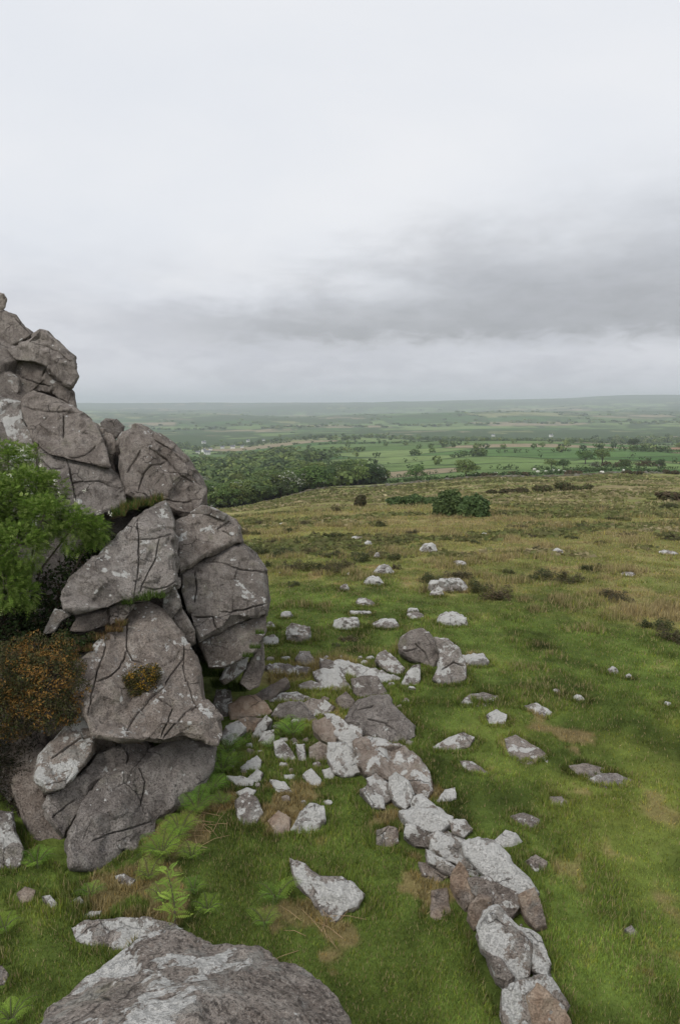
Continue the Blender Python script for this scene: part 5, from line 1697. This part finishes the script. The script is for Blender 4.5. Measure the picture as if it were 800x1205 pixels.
def dead_twigs(label, px, py, seed):
    g = rs(seed)
    p0 = gp(px, py)
    br = []
    for _ in range(16):
        a = p0 + np.array((g.uniform(-.25, .25), g.uniform(-.3, .3), .01))
        an = g.uniform(0, 6.28)
        L = g.uniform(.15, .38)
        br.append(tube([a, a + L * .5 * np.array((math.cos(an), math.sin(an), .25)), a + L * np.array((math.cos(an), math.sin(an), .08 * g.uniform(0, 3)))], .004, .0015, 4))
    V, Fc = join(br)
    link('dead_bracken', mesh_np('dead_bracken', V - p0, Fc, STRAW), label, 'dead bracken', 'dry bracken litter', 'stuff', loc=p0)


STRAW = plain_material('dry_straw', (0.22, 0.14, 0.07), (0.40, 0.29, 0.16), 30)
dead_twigs('brown litter of dead bracken stalks beside the keel block ferns', 250, 965, 83)
dead_twigs('dead bracken stalks in the turf below the keel block ferns', 232, 985, 84)
dead_twigs('dry stalks in bare earth around the big pointed grey stone', 378, 1090, 85)

# ------------------------------------------------------------------ trees beyond the moor
TREE_PAL = {
    'oak': [(0.090, 0.140, 0.038), (0.112, 0.168, 0.048), (0.074, 0.118, 0.033), (0.135, 0.188, 0.058)],
    'ash': [(0.155, 0.200, 0.058), (0.185, 0.228, 0.072), (0.130, 0.178, 0.052)],
    'thorn': [(0.085, 0.120, 0.045), (0.095, 0.132, 0.048), (0.52, 0.52, 0.45), (0.088, 0.122, 0.046)],
    'dark': [(0.056, 0.094, 0.033), (0.070, 0.110, 0.040), (0.082, 0.122, 0.045)],
}


def tree_mesh(kind, seed):
    """crown and trunk of a tree 1 m high, 1 m wide or so"""
    g = rs(seed)
    lobes = [((0, 0, .58), (.30, .30, .34))]
    for k in range(10):
        an, rr = k * 2.4, g.uniform(.18, .36)
        lobes.append(((math.cos(an) * rr, math.sin(an) * rr, g.uniform(.32, .78)), (g.uniform(.13, .23),) * 2 + (g.uniform(.12, .20),)))
    crown = clump_mesh('crown', lobes, 1250, .034, TREE_PAL[kind], seed, TREELEAF, jitter=.15, up=.5)
    st = [tube([(0, 0, -.06), (.01, .01, .2), (.02, 0, .5), (0, .01, .72)], .032, .008, 6)]
    for k in range(5):
        an = k * 1.3 + g.rand()
        st.append(tube([(.01, 0, .22 + .07 * k), (.15 * math.cos(an), .15 * math.sin(an), .38 + .07 * k), (.28 * math.cos(an), .28 * math.sin(an), .5 + .06 * k)], .014, .004, 5))
    return crown, mesh_np('trunk', *join(st), BARK)


TM = {k: [tree_mesh(k, 500 + 10 * i + j) for j in range(3)] for i, k in enumerate(TREE_PAL)}
TLAB = {'oak': 'mid-green broad-crowned tree', 'ash': 'pale yellow-green tree', 'thorn': 'hawthorn tree flecked with white blossom', 'dark': 'dark green dense tree'}


def plant_tree(kind, p, h, w, seed, where):
    g = rs(seed)
    root = link('tree', None, ('tall ' if h > 8.5 else 'low ' if h < 6 else '') + ('wide ' if w > 1.3 * h else '') + TLAB[kind] + ' ' + where, 'tree', 'trees beyond the moor', loc=p)
    root.scale = (w, w, h)
    root.rotation_euler.z = g.uniform(0, 6.28)
    c, t = TM[kind][g.randint(0, 3)]
    link('crown', c, parent=root)
    link('trunk', t, parent=root)


def in_view(P, m=.03):
    px, py, d = project(P)
    return (px > -W * m) & (px < W * (1 + m)) & (d > 0)


def build_trees():
    g = rs(91)
    # a belt along the moor wall, then woods and hedges: candidates thicker near than far
    n = 60000
    y = 180 * (6800 / 180) ** g.rand(n)
    x = y * g.uniform(-.62, .62, n)
    e = y - edge_y(x)
    ok = e > 5
    x, y, e = x[ok], y[ok], e[ok]
    ix, ed = field_lookup(x, y)
    wd = wood_mask(x, y)
    hw = 1.5 + y * .0018
    hedge = ed < hw
    hx = g.uniform(-.62, .62, 130000)
    hy = 230 * (3200 / 230) ** g.rand(130000)
    hx = hx * hy
    _, hed = field_lookup(hx, hy)
    hk = (hed < 1.2 + hy * .0012) & (hy - edge_y(hx) > 5)
    x, y, ed = np.concatenate([x, hx[hk]]), np.concatenate([y, hy[hk]]), np.concatenate([ed, hed[hk]])
    e = y - edge_y(x)
    wd = wood_mask(x, y)
    hw = 1.5 + y * .0018
    hedge = ed < hw
    prob = np.where(wd > .5, .75, 0) + np.where(hedge & (wd <= .5), np.where(y < 1200, .95, .8), 0)
    keep = g.rand(len(x)) < prob
    x, y, e, wd, hedge = x[keep], y[keep], e[keep], wd[keep], hedge[keep]
    hgt = np.where(wd > .5, g.uniform(6, 11, len(x)), g.choice([2.2, 3.0, 4.0, 6.5], len(x), p=[.30, .36, .28, .06]))
    hgt *= np.where(y < 300, .8, 1.0)
    trim = (wd <= .5) & (x / y > .02) & (y < 520) & (g.rand(len(x)) > .04)      # cut hedges round the near pastures
    hgt[trim] = np.minimum(hgt[trim], g.uniform(1.3, 2.2, trim.sum()))
    # keep a spacing between crowns
    order = np.argsort(y)
    cell = {}
    sel = []
    for i in order:
        s = max(hgt[i] * .62, y[i] * .0042) * (1.0 if wd[i] > .5 else .8)
        k = (int(x[i] / s), int(y[i] / s), round(math.log(s + 1), 0))
        if k in cell:
            continue
        cell[k] = 1
        sel.append(i)
    x, y, e, wd, hgt = (a[sel] for a in (x, y, e, wd, hgt))
    z = ground(x, y)
    P = np.stack([x, y, z], 1)
    vis = in_view(P) & (hgt > 4.4)
    # hidden behind the crag: the photo shows nothing of them
    px, py, d = project(P + np.stack([0 * hgt, 0 * hgt, hgt], 1))
    hidden = (px < 232) & (py > 480 + np.clip((px - 90) * .55, 0, 100))
    cand = np.where(vis & ~hidden)[0]
    size = hgt[cand] / y[cand]
    ind = cand[np.argsort(-size)[:285]]
    kinds = list(TREE_PAL)
    tone = fbm2(x, y, 120, 2, .5, 95)
    for i in ind:
        k = kinds[g.choice(4, p=[.45, .25, .10, .20])]
        where = ('in the belt along the moor edge' if e[i] < 45 else 'in the wood below the moor' if wd[i] > .5 and y[i] < 700 else 'among the fields beyond the moor')
        plant_tree(k, P[i] - (0, 0, .2), hgt[i], hgt[i] * g.uniform(1.0, 1.5), 2000 + int(i), where)
    rest = np.ones(len(x), bool)
    rest[ind] = False
    rest &= in_view(P, .35) & ~(hidden & (y < 900))
    Q, hq, yq, wq = P[rest], hgt[rest], y[rest], wd[rest]
    print('trees', len(ind), 'mass', len(Q))
    # far woods and hedges: too many to count, one mass of small leafy crowns
    for name, m, lab in (('far_woodland', hq > 4.4, 'hazy woods and hedgerow trees covering the far country'), ('hedgerows', hq <= 4.4, 'dark hedges dividing the far fields')):
        C, Hh, Y = Q[m], hq[m], yq[m]
        k = 34 if name == 'far_woodland' else 12
        nn = len(C)
        dd = unit(g.normal(size=(nn, k, 3)))
        wide = np.maximum(Hh * .62, Y * .0034)[:, None, None]
        off = dd * np.concatenate([wide, wide, (Hh * .42)[:, None, None]], 2) * g.uniform(.55, 1.0, (nn, k, 1))
        cc = (C[:, None] + off + np.stack([0 * Hh, 0 * Hh, Hh * .5], 1)[:, None]).reshape(-1, 3)
        nr = unit(dd.reshape(-1, 3) + g.normal(0, .4, (nn * k, 3)) + (0, 0, .5))
        V, Fc = leaf_quads(cc, nr, np.repeat(np.maximum(Hh * .19, Y * .0012), k), g, .75)
        pal = np.array(TREE_PAL['oak'] + TREE_PAL['ash'] + TREE_PAL['dark'])
        kc = pal[g.randint(0, len(pal), nn)] * g.uniform(.75, 1.25, nn)[:, None]
        if name == 'hedgerows':
            kc = np.array(TREE_PAL['dark'])[g.randint(0, 3, nn)]
        col = np.repeat(kc, k, 0) * g.uniform(.88, 1.12, nn * k)[:, None]
        link(name, mesh_np(name, V, Fc, GRASS, np.repeat(col, 4, 0)), lab, 'woodland', kind='stuff')


build_trees()
for _l, _a, _b, _h, _k in (('standing pale among darker trees at the moor edge', 548, 563, 26, 'ash'), ('alone on the field crest by the ploughed field', 744, 528, 13, 'dark'), ('standing by a hedge in front of the long field', 688, 546, 18, 'oak'),
                           ('beside the hedge below the long field', 708, 545, 20, 'oak'), ('small and dark at the bracken bank', 776, 551, 12, 'dark'), ('at the bracken bank behind the moor wall', 735, 552, 13, 'oak'),
                           ('leaning into the belt where the moor ends', 490, 566, 22, 'oak'), ('in the hedge bank near the sheep', 700, 553, 12, 'thorn'), ('round and low near the sheep', 662, 553, 14, 'dark'), ('round-headed at the sheep pasture', 648, 552, 14, 'oak')):
    _d = gdepth(_a, _b)
    plant_tree(_k, at(_a, _b, _d) - (0, 0, .2), _h / F * _d, _h / F * _d * 1.35, 3000 + _a, _l)

# ---- the bank that ends the moor
def moor_bank():
    g = rs(97)
    xs = np.arange(-70, 150, .8)
    ys = edge_y(xs) - 1.0
    z = ground(xs, ys)
    prof = [(-1.1, -.2), (-.8, .5), (-.35, .95), (.35, .9), (.85, .45), (1.1, -.2)]
    V = np.concatenate([np.stack([xs + g.normal(0, .1, len(xs)), ys + a * 1.0 + g.normal(0, .12, len(xs)), z + b * .7 * g.uniform(.3, 1.4, len(xs))], 1) for a, b in prof])
    n = len(xs)
    Fc = np.concatenate([np.stack([np.arange(n - 1) + k * n, np.arange(1, n) + k * n, np.arange(1, n) + (k + 1) * n, np.arange(n - 1) + (k + 1) * n], 1) for k in range(len(prof) - 1)])
    col = np.array([(0.11, 0.09, 0.055), (0.13, 0.12, 0.08), (0.085, 0.085, 0.04), (0.20, 0.19, 0.16)])[g.randint(0, 4, len(V))]
    link('earth_bank', mesh_np('earth_bank', V, Fc, GRASS, col), 'old stony bank dividing the open moor from the fields', 'bank', kind='thing')


moor_bank()

# ---- bracken-brown scrub along the bank
for _i, (_a, _b, _w, _h, _l) in enumerate([(745, 549, 34, 8, 'rust-brown bracken scrub behind the strip of bright pasture'), (722, 550, 26, 7, 'low rust-brown scrub beside the bank trees'), (770, 549, 30, 7, 'rust-brown scrub near the small dark tree'),
                                         (675, 559, 22, 5, 'brown gorse scrub on the bank by the sheep'), (745, 559, 24, 5, 'dark scrub on the bank below bright pasture'), (612, 560, 26, 5, 'brown scrub on the bank right of the pale tree'),
                                         (790, 558, 20, 5, 'short dark scrub on the bank below the ploughed field'), (575, 562, 20, 5, 'brown scrub on the bank beside the pale tree')]):
    shrub('bracken_scrub', _l, [(_a - _w * .25, _b, _w * .5, _h), (_a + _w * .25, _b, _w * .5, _h * .85)], 600 + _i, HP + [(0.12, 0.075, 0.04)], 700, .4)

# ---- sheep grazing inside the bank
def sheep_mesh():
    me = bpy.data.meshes.new('sheep_body')
    pts = [(0, 0, .62), (-.42, 0, .64), (.40, 0, .64), (.62, 0, .74), (.80, 0, .66), (-.38, .14, .30), (-.38, .14, .0), (-.38, -.14, .30), (-.38, -.14, .0), (.34, .14, .30), (.34, .14, .0), (.34, -.14, .30), (.34, -.14, .0), (-.55, 0, .5)]
    ed = [(0, 1), (0, 2), (2, 3), (3, 4), (1, 5), (5, 6), (1, 7), (7, 8), (2, 9), (9, 10), (2, 11), (11, 12), (1, 13)]
    rad = [.30, .27, .27, .13, .08, .07, .045, .07, .045, .07, .045, .07, .045, .05]
    me.from_pydata(pts, ed, [])
    o = bpy.data.objects.new('tmp', me)
    COL.objects.link(o)
    o.modifiers.new('s', 'SKIN')
    for i, v in enumerate(me.skin_vertices[0].data):
        v.radius = (rad[i], rad[i])
        v.use_root = i == 0
    o.modifiers.new('d', 'SUBSURF').levels = 1
    ev = o.evaluated_get(bpy.context.evaluated_depsgraph_get())
    m2 = bpy.data.meshes.new_from_object(ev)
    bpy.data.objects.remove(o)
    m2.materials.clear()
    m2.materials.append(plain_material('fleece', (0.55, 0.53, 0.46), (0.78, 0.76, 0.70), 12))
    return m2


SHEEP = sheep_mesh()
for _i, (_a, _b) in enumerate([(632, 557), (642, 557), (657, 556), (663, 557), (684, 556), (672, 555), (650, 555), (708, 558), (733, 556), (628, 554), (774, 549), (560, 560), (582, 559)]):
    _p = gp(_a, _b)
    o = link('sheep', SHEEP, 'white sheep grazing on the pasture behind the moor bank', 'sheep', 'sheep on the pasture', loc=_p)
    o.rotation_euler.z = _i * 2.1
    o.scale = (1.25, 1.25, 1.25)

# ---- farmhouses and the village in the valley
WALLW = plain_material('whitewash', (0.70, 0.69, 0.66), (0.82, 0.81, 0.78), 1.5)
SLATE = plain_material('slate', (0.10, 0.105, 0.12), (0.17, 0.175, 0.19), 3)
PANE = plain_material('window_glass', (0.03, 0.035, 0.04), (0.05, 0.055, 0.06), 2, .2)


def boxes(L):
    V, Fc = [], []
    for x0, x1, y0, y1, z0, z1 in L:
        b = len(V)
        V += [(x0, y0, z0), (x1, y0, z0), (x1, y1, z0), (x0, y1, z0), (x0, y0, z1), (x1, y0, z1), (x1, y1, z1), (x0, y1, z1)]
        Fc += [(b, b + 3, b + 2, b + 1), (b + 4, b + 5, b + 6, b + 7), (b, b + 1, b + 5, b + 4), (b + 1, b + 2, b + 6, b + 5), (b + 2, b + 3, b + 7, b + 6), (b + 3, b, b + 4, b + 7)]
    return np.array(V, float), np.array(Fc)


def gable():
    me = bpy.data.meshes.new('wall')
    V = [(-6, -3.5, -2), (6, -3.5, -2), (6, 3.5, -2), (-6, 3.5, -2), (-6, -3.5, 5), (6, -3.5, 5), (6, 3.5, 5), (-6, 3.5, 5), (-6, 0, 8), (6, 0, 8)]
    me.from_pydata(V, [], [(0, 1, 5, 4), (2, 3, 7, 6), (1, 2, 6, 9, 5), (3, 0, 4, 8, 7)])
    me.materials.append(WALLW)
    r = bpy.data.meshes.new('roof')
    V = [(-6.4, -4, 4.7), (6.4, -4, 4.7), (6.4, 0, 8.25), (-6.4, 0, 8.25), (-6.4, 4, 4.7), (6.4, 4, 4.7), (-6.4, -4, 4.45), (6.4, -4, 4.45), (6.4, 0, 8.0), (-6.4, 0, 8.0), (-6.4, 4, 4.45), (6.4, 4, 4.45)]
    r.from_pydata(V, [], [(0, 1, 2, 3), (3, 2, 5, 4), (6, 9, 8, 7), (9, 10, 11, 8), (0, 6, 7, 1), (4, 5, 11, 10)])
    r.materials.append(SLATE)
    ch = mesh_np('chimney', *boxes([(4.4, 5.6, -.5, .5, 7, 9.4)]), WALLW)
    win = mesh_np('window', *boxes([(-.55, .55, -.06, .06, -.7, .7)]), PANE)
    door = mesh_np('door', *boxes([(-.5, .5, -.06, .06, 0, 2.1)]), BARK)
    return me, r, ch, win, door


HOUSE = gable()
HS = [(233, 534, .2, 'white cottage in the valley village, end of the row'), (240, 532, 1.1, 'white house in the valley village between two cottages'), (244, 535, .4, 'white house in the valley village with its gable forward'), (248, 530, .1, 'white house in the valley village set against trees'),
      (262, 528, .2, 'white farmhouse above the bright green valley field'), (274, 528, .15, 'long white farm building beside the bright valley field'), (285, 527, .15, 'white farm building at the far end of the bright valley field'), (292, 520, .5, 'white house hidden in trees beyond the valley field'),
      (240, 522, .7, 'pale house among trees above the valley village'), (310, 519, .3, 'pale house among valley trees beyond the farm'), (580, 513.5, .2, 'farmhouse on the crest beyond the long field'), (648, 514, .4, 'pale farm on the crest by the large green field')]
for _i, (_a, _b, _r, _l) in enumerate(HS):
    _p = gp(_a, _b)
    root = link('farmhouse', None, _l, 'house', 'white houses in the far country', loc=_p + np.array((0, 0, .5)))
    root.rotation_euler.z = _r
    _s = .55 + .12 * ((_i * 7) % 3)
    root.scale = (_s, _s, _s)
    wl = link('wall', HOUSE[0], parent=root)
    rf = link('roof', HOUSE[1], parent=root)
    link('chimney', HOUSE[2], parent=rf)
    for _x, _z in ((-4, 1.6), (4, 1.6), (-4, 4), (0, 4), (4, 4)):
        link('window', HOUSE[3], parent=root, loc=(_x, -3.53, _z))
    link('door', HOUSE[4], parent=root, loc=(0, -3.53, .2))

# ------------------------------------------------------------------ the damp air over the country
def haze():
    m, q = material('haze')
    v = q.n('ShaderNodeVolumePrincipled', {'Color': (0.87, 0.915, 1.0, 1.0), 'Density': 0.00014, 'Anisotropy': 0.2})
    q.n('ShaderNodeOutputMaterial', {'Volume': v.outputs[0]})
    V, Fc = boxes([(-31000, 31000, -31000, 31000, -190, 150)])
    o = link('haze', mesh_np('haze', V, Fc, m), 'thin grey haze fading the far hills', 'haze', kind='stuff')


haze()
